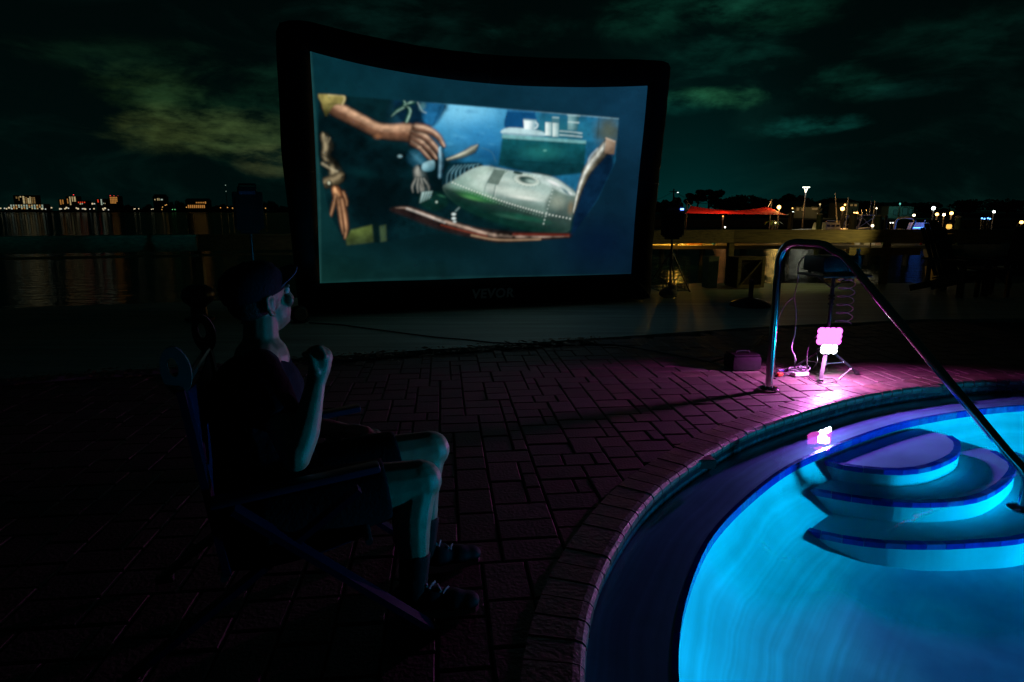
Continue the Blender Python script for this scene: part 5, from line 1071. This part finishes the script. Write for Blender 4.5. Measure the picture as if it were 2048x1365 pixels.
# red shade sail
D = 45; M_SAIL = bpy.data.materials.new('red_sail_cloth'); M_SAIL.use_nodes = True; t = M_SAIL.node_tree; b = t.nodes['Principled BSDF']; b.inputs['Base Color'].default_value = (.55, .014, .008, 1); b.inputs['Roughness'].default_value = .8
tl_ = N(t, 'ShaderNodeBsdfTranslucent'); tl_.inputs[0].default_value = (.7, .02, .01, 1); ad = N(t, 'ShaderNodeMixShader'); ad.inputs[0].default_value = .5; t.links.new(b.outputs[0], ad.inputs[1]); t.links.new(tl_.outputs[0], ad.inputs[2]); t.links.new(ad.outputs[0], t.nodes['Material Output'].inputs[0])
k1, k2, k3, k4 = Q(1382, 412, D + 2.5), Q(1536, 414, D + 2.5), Q(1573, 430, D - 1), Q(1371, 427, D - 1)
o = empty('shade_sail', ((k1 + k2 + k3 + k4) / 4) * np.array([1, 1, 0]) + np.array([0, 0, -.9]), 0, 'lit red shade sail stretched between posts above the marina', 'shade sail')
vs = []; nn_ = 14
for j in range(nn_ + 1):
    for i in range(nn_ + 1):
        a, c = i / nn_, j / nn_; p = (k4 * (1 - a) + k3 * a) * (1 - c) + (k1 * (1 - a) + k2 * a) * c
        pinch = .18; p = p + np.array([0, 0, -.30 * math.sin(math.pi * a) * c - .02 * math.sin(math.pi * c)]) + np.array([0, (1 if c < .5 else -1) * pinch * 3 * math.sin(math.pi * a) * abs(c - .5) * 2, 0])
        vs.append(p)
MB().add(vs, [(j * (nn_ + 1) + i, j * (nn_ + 1) + i + 1, (j + 1) * (nn_ + 1) + i + 1, (j + 1) * (nn_ + 1) + i) for j in range(nn_) for i in range(nn_)]).build('sail_cloth', M_SAIL, o, True)
for kk, ex in ((k1, (-.25, .2, .30)), (k2, (.3, .2, .45)), (k3, (.35, -.2, .1)), (k4, (-.25, -.2, .1))):
    e = V(kk) + Vector(ex); MB().tube([V(kk), e], .02, 5).build('tension_rope', M_WHITEGEL, o); MB().tube([(e.x, e.y, -1.0), (e.x, e.y, e.z + .1)], .05, 8).build('sail_post', M_DARKST, o, True)
lampball(1558, 415, 46.5, .13, AMB, 9, 'orange globe lamp at the pointed corner of the red shade sail', 'lamp', watt=300)
lampball(1450, 455, 43.2, .05, (1, .9, .75), 6, 'small white lamp on the dock under the red shade sail', 'lamp', watt=420, zb=-.8, up=True)
lampball(1446, 433, 46, .05, (1, .35, .08), 3, 'tiny orange lamp hanging under the red shade sail', 'lamp', watt=40)
# floating dock carrying sail and boats
x_a, x_b = Q(1340, 480, 47)[0], Q(2100, 480, 47)[0]
o = empty('floating_dock', ((x_a + x_b) / 2, 48, -.8), 0, 'low dark floating dock below the red shade sail and the boats', 'dock'); MB().box(((x_a + x_b) / 2, 48, -.72), (x_b - x_a, 9, .25)).build('dock_deck', M_DOCKW, o)
for k in range(10): MB().tube([(x_a + 1 + k * (x_b - x_a - 2) / 9, 43.2, -1.6), (x_a + 1 + k * (x_b - x_a - 2) / 9, 43.2, -.3)], .12, 8).build('dock_pile', M_PILE, o, True)
# boats
def hull(mb, L, B, zk, zd_):
    n_ = 12; vs = []; fs = []
    for i in range(n_ + 1):
        t_ = i / n_; x = -L / 2 + L * t_; w = B / 2 * (1 - max(0, (t_ - .45) / .55) ** 2.2) ** .8; sheer = zd_ + .18 * max(0, t_ - .4) ** 2 * 2; w = max(w, .02)
        vs += [(x, -w, sheer), (x + .06 * L * t_ * -.2, -w * .78, (zk + zd_) / 2 - .05), (x - .05 * L * max(0, t_ - .5), 0, zk + .25 * max(0, t_ - .6)), (x + .06 * L * t_ * -.2, w * .78, (zk + zd_) / 2 - .05), (x, w, sheer)]
    for i in range(n_):
        for k in range(4): fs.append((i * 5 + k, i * 5 + k + 1, (i + 1) * 5 + k + 1, (i + 1) * 5 + k))
        fs.append((i * 5 + 4, i * 5, (i + 1) * 5, (i + 1) * 5 + 4))
    fs.append((0, 1, 2, 3, 4)); mb.add(vs, fs)
def boat(px, py, D, L, B, rz, deck, label, mast=None, cabin=None, frame=False, glow=False, name='moored_boat'):
    c = Q(px, py, D); root = empty(name, (c[0], c[1], -.75), rz, label, 'boat'); Mw = wmat(root); z0 = .75
    def part(nm, fn, m_, sm=False, par=None): mb = MB(); mb.M = Mw; fn(mb); return mb.build(nm, m_, par or root, sm)
    part('hull', lambda mb: hull(mb, L, B, -.35, deck + z0 - .15), M_WHITEGEL, True)
    part('rub_rail', lambda mb: (mb.tube([(-L / 2, -B / 2 - .01, deck + z0 - .2), (0, -B / 2 - .01, deck + z0 - .2)], .03, 6)), M_DARKST)
    if cabin:
        cw, ch, cx = cabin; cabn = part('cabin', lambda mb: mb.box((cx, 0, deck + z0 - .15 + ch / 2), (cw, B * .7, ch), taper=.86), M_WHITEGEL)
        for k in range(3): part('cabin_window', lambda mb: mb.box((cx - cw * .3 + cw * .3 * k, -B * .33, deck + z0 - .15 + ch * .58), (cw * .2, .03, ch * .3)), mat('dark_glass', (.01, .015, .02), .1), False, cabn)
        part('grab_rail', lambda mb: mb.tube([(cx - cw * .4, -B * .3, deck + z0 + ch - .14), (cx - cw * .4, -B * .3, deck + z0 + ch - .02), (cx + cw * .4, -B * .3, deck + z0 + ch - .02), (cx + cw * .4, -B * .3, deck + z0 + ch - .14)], .02, 6), M_STEEL)
    if mast: part('mast', lambda mb: mb.tube([(mast[0], 0, deck + z0 - .2), (mast[1], 0, mast[2] + z0)], [.045, .02], 8), mat('pale_mast', (.5, .48, .40), .5), True)
    if frame:
        for sx in (-.9, .1):
            for sy in (-1, 1): part('frame_tube', lambda mb: mb.tube([(sx, sy * B * .33, deck + z0 - .16), (sx + .25, sy * B * .3, deck + z0 + .75)], .032, 6), M_WHITEGEL)
        for sy in (-1, 1): part('frame_tube', lambda mb: (mb.tube([(-.9, sy * B * .33, deck + z0), (.35, sy * B * .3, deck + z0 + .75)], .025, 6)), M_WHITEGEL); part('frame_tube', lambda mb: mb.tube([(-.65, sy * B * .3, deck + z0 + .75), (.15, sy * B * .33, deck + z0)], .025, 6), M_WHITEGEL)
        part('hard_top', lambda mb: mb.bbox((-.15, 0, deck + z0 + .78), (1.3, B * .75, .05), .02), M_WHITEGEL)
        for k in range(4): part('rod_holder', lambda mb: mb.tube([(-.7 + .3 * k, 0, deck + z0 + .8), (-.8 + .3 * k, 0, deck + z0 + 1.12)], .018, 6), M_STEEL)
        part('antenna', lambda mb: mb.tube([(.4, .1, deck + z0 + .8), (.44, .1, deck + z0 + 1.9)], .014, 6), M_WHITEGEL)
    if glow:
        part('radar_arch', lambda mb: mb.tube(catmull([(-.5, -B * .35, deck + z0 - .1), (-.35, -B * .33, deck + z0 + .5), (-.35, B * .33, deck + z0 + .5), (-.5, B * .35, deck + z0 - .1)], 6), .06, 8), M_WHITEGEL, True)
        part('courtesy_light', lambda mb: mb.box((-.1, -B * .3, deck + z0 + .02), (.7, .03, .05)), emit('blue_strip', (.05, .22, 1), 7))
        lamp('bulb', 'POINT', Mw @ Vector((-.1, -B * .42, deck + z0 + .12)), 7, (.04, .18, 1), root, .25); lamp('bulb', 'POINT', Mw @ Vector((-.1, 0, deck + z0 + .45)), 5, (.04, .18, 1), root, .25)
    return root
boat(1668, 455, 41, 5.2, 1.9, .2, .25, 'white moored boat with a leaning pole mast', (.25, -.15, 2.35), (1.1, .42, -.55))
boat(1726, 455, 38.5, 5.5, 2.0, .15, .22, 'moored boat with a white tubular frame and hard top', None, None, True)
boat(1822, 455, 37, 5.2, 2.0, .1, .30, 'moored boat glowing with blue courtesy lights', None, (1.0, .45, .75), False, True)
boat(1972, 462, 27, 4.2, 1.7, .05, .18, 'small moored boat with a pale boxy cabin', (1.0, 1.35, .75), (.8, .35, -.1))
boat(1985, 505, 18, 2.8, 1.3, -.1, -.15, 'small open boat with amber-lit seats seen past the lounge chairs', None, None, name='moored_dinghy')
for px, y0, y1, D, lb in ((1697, 395, 460, 44, 'thin upright mast beside the orange lamp'), (1750, 402, 460, 46, 'thin mast behind the white boat frame')):
    a, c = Q(px, y0, D), Q(px, y1, D); o = empty('mast', (a[0], a[1], -.7), 0, lb, 'mast'); MB().tube([(a[0], a[1], -.6), (a[0], a[1], a[2])], [.06, .025], 8).build('mast_tube', mat('pale_mast', (.5, .48, .40), .5), o, True); MB().tube([(a[0] - .5, a[1], a[2] - .6), (a[0] + .5, a[1], a[2] - .6)], .015, 5).build('spreader', M_DARKST, o)
# lamps dotted round the marina
for px, py, D, r, col, s, lb in ((1685, 418, 48, .14, AMB, 10, 'bright orange globe lamp beside the thin upright mast'), (1690, 410, 49, .07, AMB, 5, 'small orange lamp just above the bright orange globe'), (1708, 427, 40.5, .07, AMB, 9, 'orange lamp above the white boat frame, nearer the thick dark piling'), (1714, 427, 40.5, .08, AMB, 9, 'slightly larger orange lamp above the middle of the white boat frame'), (1753, 417, 55, .06, WRM, 5, 'small warm lamp behind the white-capped piling'),
                                 (1867, 417, 50, .13, (.85, 1, .92), 9, 'bright cold white lamp beyond the blue-lit boat'), (1828, 431, 48, .09, WRM, 6, 'warm lamp above the blue-lit boat'), (1874, 429, 48, .11, AMB, 8, 'orange lamp below the cold white lamp'), (1888, 430, 48, .10, WRM, 7, 'yellow lamp between two orange lamps'), (1903, 427, 48, .12, AMB, 8, 'large orange lamp between the yellow lamp and the pale-capped piling'), (1988, 424, 50, .09, WHT, 7, 'white lamp above the boxy-cabin boat'), (2043, 445, 40, .10, AMB, 8, 'lone amber lamp beyond the sideways lounge chair'), (1586, 425, 44, .06, WHT, 6, 'small white lamp beside the dark piling at the shade sail'), (1585, 417, 60, .06, AMB, 4, 'tiny orange lamp above the dark piling at the shade sail')):
    lampball(px, py, D, r, col, s, lb, 'lamp', watt=(40 if r > .1 else 30 if px in (1708, 1714) else 0))
for k, px in enumerate((1964, 1969, 1976, 1980)): lampball(px, 437 + (k % 2), 45, .05, (.08, .3, 1), 8, 'small blue light in a row above the boxy-cabin boat', 'light', 'blue_light', 'row of blue lights')
for k, px in enumerate((1781, 1786, 1791)): lampball(px, 446, 40, .035, WHT, 4, 'small white light in a short row beside the blue-lit boat', 'light', 'dock_light', 'row of white dock lights')

# far quay with houses, trees, utility pole
quay = MB(); quay.box((95, 160, -.6), (210, 160, 1.4)); tag(quay.build('far_quay', mat('quay_ground', (.04, .045, .035), .95)), kind='structure')
def crown_mesh(name, lobes, nl, ls, seed):
    r = np.random.default_rng(seed); vs = []; fs = []
    per = max(1, nl // len(lobes))
    for (cx, cy, cz, rx, ry, rz_) in lobes:
        for k in range(per):
            d = r.normal(size=3); d /= np.linalg.norm(d); rad = r.uniform(.55, 1.0) ** .6; p = np.array([cx, cy, cz]) + d * np.array([rx, ry, rz_]) * rad * r.uniform(.8, 1.12)
            s = ls * r.uniform(.5, 1.5); a = r.normal(size=3); a /= np.linalg.norm(a); b_ = np.cross(a, r.normal(size=3)); b_ /= np.linalg.norm(b_); i = len(vs)
            vs += [tuple(p - a * s), tuple(p - b_ * s * .6), tuple(p + a * s), tuple(p + b_ * s * .6)]; fs.append((i, i + 1, i + 2, i + 3))
    me = bpy.data.meshes.new(name); me.from_pydata(vs, [], fs); me.update(); me.materials.append(M_LEAF); return me
def tree(px, ytop, w, D, label, kind, seed, group=None):
    top = Q(px, ytop, D)[2]; x, y = Q(px, 420, D)[:2]; zb = .1; h = top - zb; W_ = w / ppm(D); r = np.random.default_rng(seed)
    root = empty('tree', (x, y, zb), 0, label, 'tree', group)
    if kind == 'flat': lobes = [(r.uniform(-.42, .42) * W_, r.uniform(-.3, .3) * W_, h * r.uniform(.72, .93), W_ * .2, W_ * .2, h * .09) for _ in range(9)]
    elif kind == 'palm': lobes = []
    else: lobes = [(r.uniform(-.34, .34) * W_, r.uniform(-.3, .3) * W_, h * r.uniform(.35, .8), W_ * r.uniform(.14, .26), W_ * .22, h * r.uniform(.12, .2)) for _ in range(14)]
    tr_ = MB().tube(catmull([(x, y, zb - .3), (x + .1 * W_ * r.uniform(-1, 1), y, zb + h * .4), (x + .08 * W_ * r.uniform(-1, 1), y, zb + h * .72)], 5), list(np.linspace(.05 * h, .02 * h, 11)), 8).build('trunk', M_BARK, root, True)
    for l_ in lobes[:7]: MB().tube([(x, y, zb + h * .5), (x + l_[0] * .6, y + l_[1] * .6, zb + l_[2] * .85), (x + l_[0], y + l_[1], zb + l_[2])], [.016 * h, .01 * h, .004 * h], 5).build('limb', M_BARK, root)
    me = crown_mesh('crown', lobes, 2600 if kind == 'flat' else 3600, .035 * h + .05, seed); c = link('crown', me, None, root, False); c.location = (0, 0, 0); c.matrix_parent_inverse = Matrix.Identity(4)
    return root
for i, (px, yt, w, k_, lb) in enumerate([(1396, 385, 44, 'flat', 'smaller flat-crowned tree against the teal glow, nearer the utility pole'), (1416, 381, 46, 'flat', 'taller flat-crowned tree against the teal glow above the shade sail'), (1375, 396, 22, 'flat', 'small open tree between the utility pole and the flat-crowned trees'), (1352, 394, 26, 'round', 'small dark tree behind the utility pole'), (1322, 398, 50, 'round', 'low dark tree beside the screen edge'), (1455, 390, 70, 'round', 'broad dark tree behind the red shade sail, next to the flat-crowned trees'), (1492, 387, 80, 'round', 'broad dark tree forming the tallest mound behind the shade sail'), (1545, 396, 70, 'round', 'dark tree behind the orange globe at the shade sail'), (1590, 386, 66, 'round', 'tall dark tree between the street lamp and the shade sail'), (1650, 394, 70, 'round', 'dark tree behind the leaning pole mast'), (1720, 398, 80, 'round', 'dark tree behind the white boat frame'), (1800, 400, 90, 'round', 'dark tree behind the pale house'), (1862, 402, 60, 'round', 'tree lit by the cold white lamp'), (1930, 398, 90, 'round', 'dark tree behind the pale-capped piling'), (2010, 396, 90, 'round', 'dark tree above the boxy-cabin boat')]):
    tree(px, yt, w, 120 if k_ == 'round' else 125, lb, k_, 20 + i)
# house fronts
def house(px0, px1, yt, yb, D, label, m_, wins, roofh=0.0, name='house'):
    a, c = Q(px0, yb, D), Q(px1, yt, D); x0, x1_ = a[0], c[0]; zt_ = c[2]; y = a[1]; root = empty(name, ((x0 + x1_) / 2, y + 3, .05), 0, label, 'building')
    MB().box(((x0 + x1_) / 2, y + 3, (zt_ + .05) / 2), (x1_ - x0, 6, zt_ - .05)).build('wall', m_, root)
    if roofh: MB().add([(x0 - .4, y - .4, zt_ + .01), (x1_ + .4, y - .4, zt_ + .01), (x1_ + .4, y + 6.4, zt_ + .01), (x0 - .4, y + 6.4, zt_ + .01), (x0 + .3, y + 3, zt_ + roofh), (x1_ - .3, y + 3, zt_ + roofh)], [(0, 1, 5, 4), (2, 3, 4, 5), (1, 2, 5), (3, 0, 4), (3, 2, 1, 0)]).build('roof', M_DARKST, root)
    for (wx0, wx1, wy0, wy1, e_) in wins:
        p, q = Q(wx0, wy1, D), Q(wx1, wy0, D); w_ = q[0] - p[0]; h_ = q[2] - p[2]
        fr_ = MB().box(((p[0] + q[0]) / 2, y - .02, (p[2] + q[2]) / 2), (w_ * 1.15, .06, h_ * 1.12)).build('window', M_DARKST, root)
        MB().box(((p[0] + q[0]) / 2, y - .06, (p[2] + q[2]) / 2), (w_, .04, h_)).build('pane', e_, fr_)
    return root
E_W, E_O, E_R, E_D, E_C = emit('win_warm', (1, .78, .38), .4), emit('win_orange', (1, .42, .09), .36), emit('win_red', (1, .06, .02), .7), emit('win_dim', (.7, .42, .14), .22), emit('win_cool', (.8, 1, .8), .38)
E_T = emit('win_teal', (.1, .5, .45), .05)
house(1588, 1640, 414, 428, 100, 'dim yellow-lit house behind the street lamp', M_STUCCO, [(1592, 1597, 416, 422, E_D), (1602, 1606, 417, 422, E_D), (1622, 1634, 416, 420, E_D)], .9)
house(1694, 1716, 406, 424, 100, 'dim tan house behind the thin upright mast', M_STUCCO, [(1699, 1704, 409, 413, E_D), (1707, 1712, 409, 413, E_D)], .7)
house(1776, 1826, 413, 432, 100, 'pale teal-lit house behind the blue-lit boat', mat('teal_stucco', (.3, .4, .38), .9), [(1786, 1793, 420, 430, E_T), (1804, 1813, 416, 430, E_T), (1817, 1822, 418, 428, E_T)], .6)
lampball(1800, 408, 97, .12, (.2, .9, .75), .8, 'faint teal lamp above the pale house', 'lamp', watt=60, zb=0)
lampball(1640, 409, 97, .12, (1, .75, .3), .8, 'faint warm lamp beside the dim yellow-lit house', 'lamp', watt=70, zb=0)
# utility pole with wires
D = 118; a = Q(1348, 378, D); o = empty('utility_pole', (a[0], a[1], .1), 0, 'utility pole with a lamp arm and sagging wires against the teal glow', 'utility pole')
MB().tube([(a[0], a[1], -.1), (a[0], a[1], a[2])], [.2, .13], 8).build('pole', M_BARK, o, True); MB().box((a[0], a[1], a[2] - .5), (1.6, .12, .12)).build('cross_arm', M_BARK, o)
MB().tube([(a[0], a[1] - .1, a[2] - .6), (a[0] + .5, a[1] - .3, a[2] - .5), (a[0] + .62, a[1] - .3, a[2] - .6)], .04, 6).build('lamp_arm', M_DARKST, o)
MB().bbox((a[0] + .66, a[1] - .3, a[2] - .66), (.26, .16, .1), .02).build('lamp_head', emit('pole_lamp', (.8, 1, .95), 2.5), o)
for s_, px2, y2 in ((-1, 1250, 398), (1, 1440, 402), (1, 1470, 405)):
    e = Q(px2, y2, D); st_ = np.array([a[0], a[1], a[2] - .45]); MB().tube([st_ * (1 - k / 10) + e * k / 10 - np.array([0, 0, 1.2 * math.sin(math.pi * k / 10)]) for k in range(11)], .025, 4).build('wire', M_CABLEB, o)
# lit palm beside the sail
x, y, z = Q(1545, 440, 44); o = empty('palm', (x, y, -.6), 0, 'small palm lit yellow green under the pointed end of the shade sail', 'palm'); M_PALM = mat('palm_leaf', (.12, .18, .03), .5)
MB().tube([(x, y, -.6), (x + .05, y, z - .1)], [.1, .07], 8).build('trunk', M_BARK, o, True)
for k in range(9):
    a_ = k * .7; d = Vector((math.cos(a_), math.sin(a_), 0)); c0 = Vector((x + .05, y, z - .1)); vs = []; sd = Vector((-d.y, d.x, 0))
    for i in range(7): t_ = i / 6; p = c0 + d * .75 * t_ + UP * (.35 * t_ - .62 * t_ * t_); w = .09 * math.sin(math.pi * min(t_ * .9 + .1, 1)); vs += [p - sd * w - UP * w * .4, p, p + sd * w - UP * w * .4]
    MB().add(vs, [(i * 3 + j, i * 3 + j + 1, i * 3 + j + 4, i * 3 + j + 3) for i in range(6) for j in range(2)]).build('frond', M_PALM, o)
lampball(1551, 446, 42.8, .05, (1, .85, .3), 4, 'small yellow lamp at the foot of the lit palm', 'lamp', watt=18, zb=-.7)

# ------------------------------------------------------------------ far shore on the left
shore = MB(); shore.box((-300, 690, -.4), (900, 200, 1.6)); tag(shore.build('far_shore', mat('shore_ground', (.02, .025, .02), .95)), kind='structure')
DS = 595; M_DARKW = mat('far_wall', (.05, .05, .045), .9)
def col_(x0, x1_, y0, y1, e_, nrow=4): return [(x0, x1_, y0 + (y1 - y0) * k / nrow, y0 + (y1 - y0) * (k + .82) / nrow, e_) for k in range(nrow)]
house(30, 75, 391, 419, DS, 'wide lit apartment block above the bright waterfront arcade', M_DARKW, col_(48.5, 52, 393, 408, E_W, 5) + col_(54, 57, 395, 408, E_D, 4) + col_(58, 61.5, 397, 408, E_W, 4) + col_(62.5, 64.5, 394, 408, E_W, 5) + col_(66, 68.5, 395, 408, E_D, 4) + col_(70, 73, 395, 408, E_D, 4) + col_(35, 38, 394, 398, E_D, 2) + col_(40, 42, 394, 402, E_D, 3) + col_(43, 46, 393, 396, E_W, 1), name='apartment_block')
house(18, 92, 408.5, 420, DS - 8, 'long low waterfront arcade with rows of bright bulbs', M_DARKW, [(x, x + 3.0, y, y + 2.2, [E_W, E_C, E_W, E_O][(i + j) % 4 if i % 3 else 1]) for i, x in enumerate(np.arange(22, 86, 5.2)) for j, y in enumerate((410, 413.4, 416.4)) if not (i % 4 == 3 and j == 2)], name='arcade')
house(119, 132, 399, 419, DS, 'narrow tower with two orange lit window columns', M_DARKW, col_(122, 124.6, 400, 410, E_O, 4) + col_(126.6, 129, 400, 409, E_O, 4), name='tower_block')
house(134, 157, 393, 419, DS, 'tower with bright yellow window columns and a red beacon', M_DARKW, col_(141.5, 144, 394, 411, E_W, 6) + col_(146.4, 148.6, 394, 404, E_W, 4) + col_(150.6, 154, 394, 404, E_W, 4) + col_(136.5, 138.5, 398, 408, E_O, 3), name='tower_block')
house(158, 176, 402, 419, DS, 'low block with a row of red lights', M_DARKW, [(158 + 4 * k, 160 + 4 * k, 404, 406.5, E_R) for k in range(4)] + [(161, 163.5, 407, 409.5, E_W), (165, 167, 407, 409, E_C)], name='low_block')
house(194, 212, 398, 419, DS, 'block with a red sign column beside a white lit stair column', M_DARKW, col_(197, 199.2, 399.5, 406, E_R, 2) + col_(203.4, 206, 399, 411, E_C, 5) + [(208, 209.5, 406, 408, E_C), (211, 212.4, 406.5, 408.2, E_W)], name='apartment_block')
house(220, 240, 392.5, 419, DS, 'square tower glowing orange all over with red roof lights', M_DARKW, [(222.5 + 3.0 * i, 224.9 + 3.0 * i, 394.5 + 3.4 * j, 397.2 + 3.4 * j, E_O) for i in range(5) for j in range(4) if (i, j) != (4, 3)], name='tower_block')
house(308, 332, 396, 419, DS, 'villa on the far ridge with white upper windows', M_DARKW, [(311, 313, 398.5, 401, E_W), (316.5, 318, 397, 401.5, E_W), (319.5, 321, 397, 401.5, E_W), (323.5, 327.5, 398.5, 401, E_C)], 3, name='villa')
house(372, 418, 402, 419, DS, 'long house on the far shore with orange lit arches on two floors', M_DARKW, [(376.5 + 3.9 * k, 379 + 3.9 * k, 410.5, 416.5, E_O) for k in range(9)] + [(393 + 3.6 * k, 395.4 + 3.6 * k, 404.6, 407, E_O) for k in range(5)] + [(411, 413.4, 403.6, 408, E_O)], 2, name='long_house')
for k, (px, py) in enumerate(((147, 390), (137, 397), (220.5, 392), (228, 392.4), (236, 393))):
    lampball(px, py, DS - 1, .42, (1, .05, .05), 1.6, 'tiny red beacon on a far tower roof', 'beacon', 'roof_beacon', 'red beacons on the far towers', zb=Q(px, py, DS)[2] - 2.5)
for k, (px, py) in enumerate([(9, 417), (13, 418), (18, 416), (24, 418), (1, 417), (84, 418), (91, 418.6), (103, 416), (120, 418.3), (122.6, 418.3), (130, 418), (133, 416), (137, 417), (153, 416.5), (156, 418), (165, 418), (168, 418), (170.5, 418.6), (180, 418.6), (188, 418), (185, 408), (189, 408), (206, 418), (210, 417), (217, 420), (207, 423 - 3)]):
    lampball(px, py, DS - 12, .5 + .25 * ((k * 7) % 3) * .6, WRM if k % 3 else WHT, .6, 'small bright light low on the far waterfront below the lit towers', 'light', 'shore_light', 'lights along the far city waterfront', zb=-.3)
for k, (px, py) in enumerate([(268, 418.5), (270, 418), (277.5, 418), (303, 419), (306, 418.3), (324, 419.5), (330.5, 411), (333, 410), (325, 414.5), (373, 415), (441, 416), (455, 415.5), (465, 416.5), (466, 418), (531, 417)]):
    lampball(px, py, DS - 12, .42, AMB if px > 320 else WRM, .8, 'small warm light low on the wooded far shore', 'light', 'shore_light', 'lights along the wooded far shore', zb=-.3)
for px in (345, 350): lampball(px, 419.5, DS - 12, .35, (.2, 1, .3), 1.0, 'small green light at the water on the wooded far shore', 'light', 'shore_light', 'green lights on the far shore', zb=-.3)
a = Q(451, 371, DS); o = empty('radio_mast', (a[0], a[1], .2), 0, 'thin radio mast with a pale top light above the far trees', 'mast')
MB().tube([(a[0], a[1], .2), (a[0], a[1], a[2])], [.35, .15], 6).build('mast_tube', mat('mast_grey', (.2, .2, .2), .5), o); MB().ball((a[0], a[1], a[2]), .4, nu=8, nv=6).build('top_light', emit('mast_light', (.7, 1, .8), .35), o); MB().ball((a[0], a[1], Q(451, 383, DS)[2]), .35, nu=8, nv=6).build('mid_light', emit('mast_light', (.7, 1, .8), .35), o)
# wooded shore seen as one dark mass
r = np.random.default_rng(5); lobes = []
for px in np.arange(225, 640, 5.0):
    hgt = (10 + 8 * math.sin(px * .021) ** 2 + 4 * math.sin(px * .13)) * (1 if px > 300 else .7); p = Q(px, 420, DS + 12); lobes.append((p[0], p[1] + r.uniform(-6, 6), hgt / F * DS * .5 + r.uniform(-.4, .6), 2.6, 3, hgt / F * DS * .5 + r.uniform(-.3, .5)))
me = crown_mesh('far_wood', lobes, 26000, .55, 9); tag(link('far_wood', me), 'dark wood along the far shore of the bay', 'trees', kind='stuff')
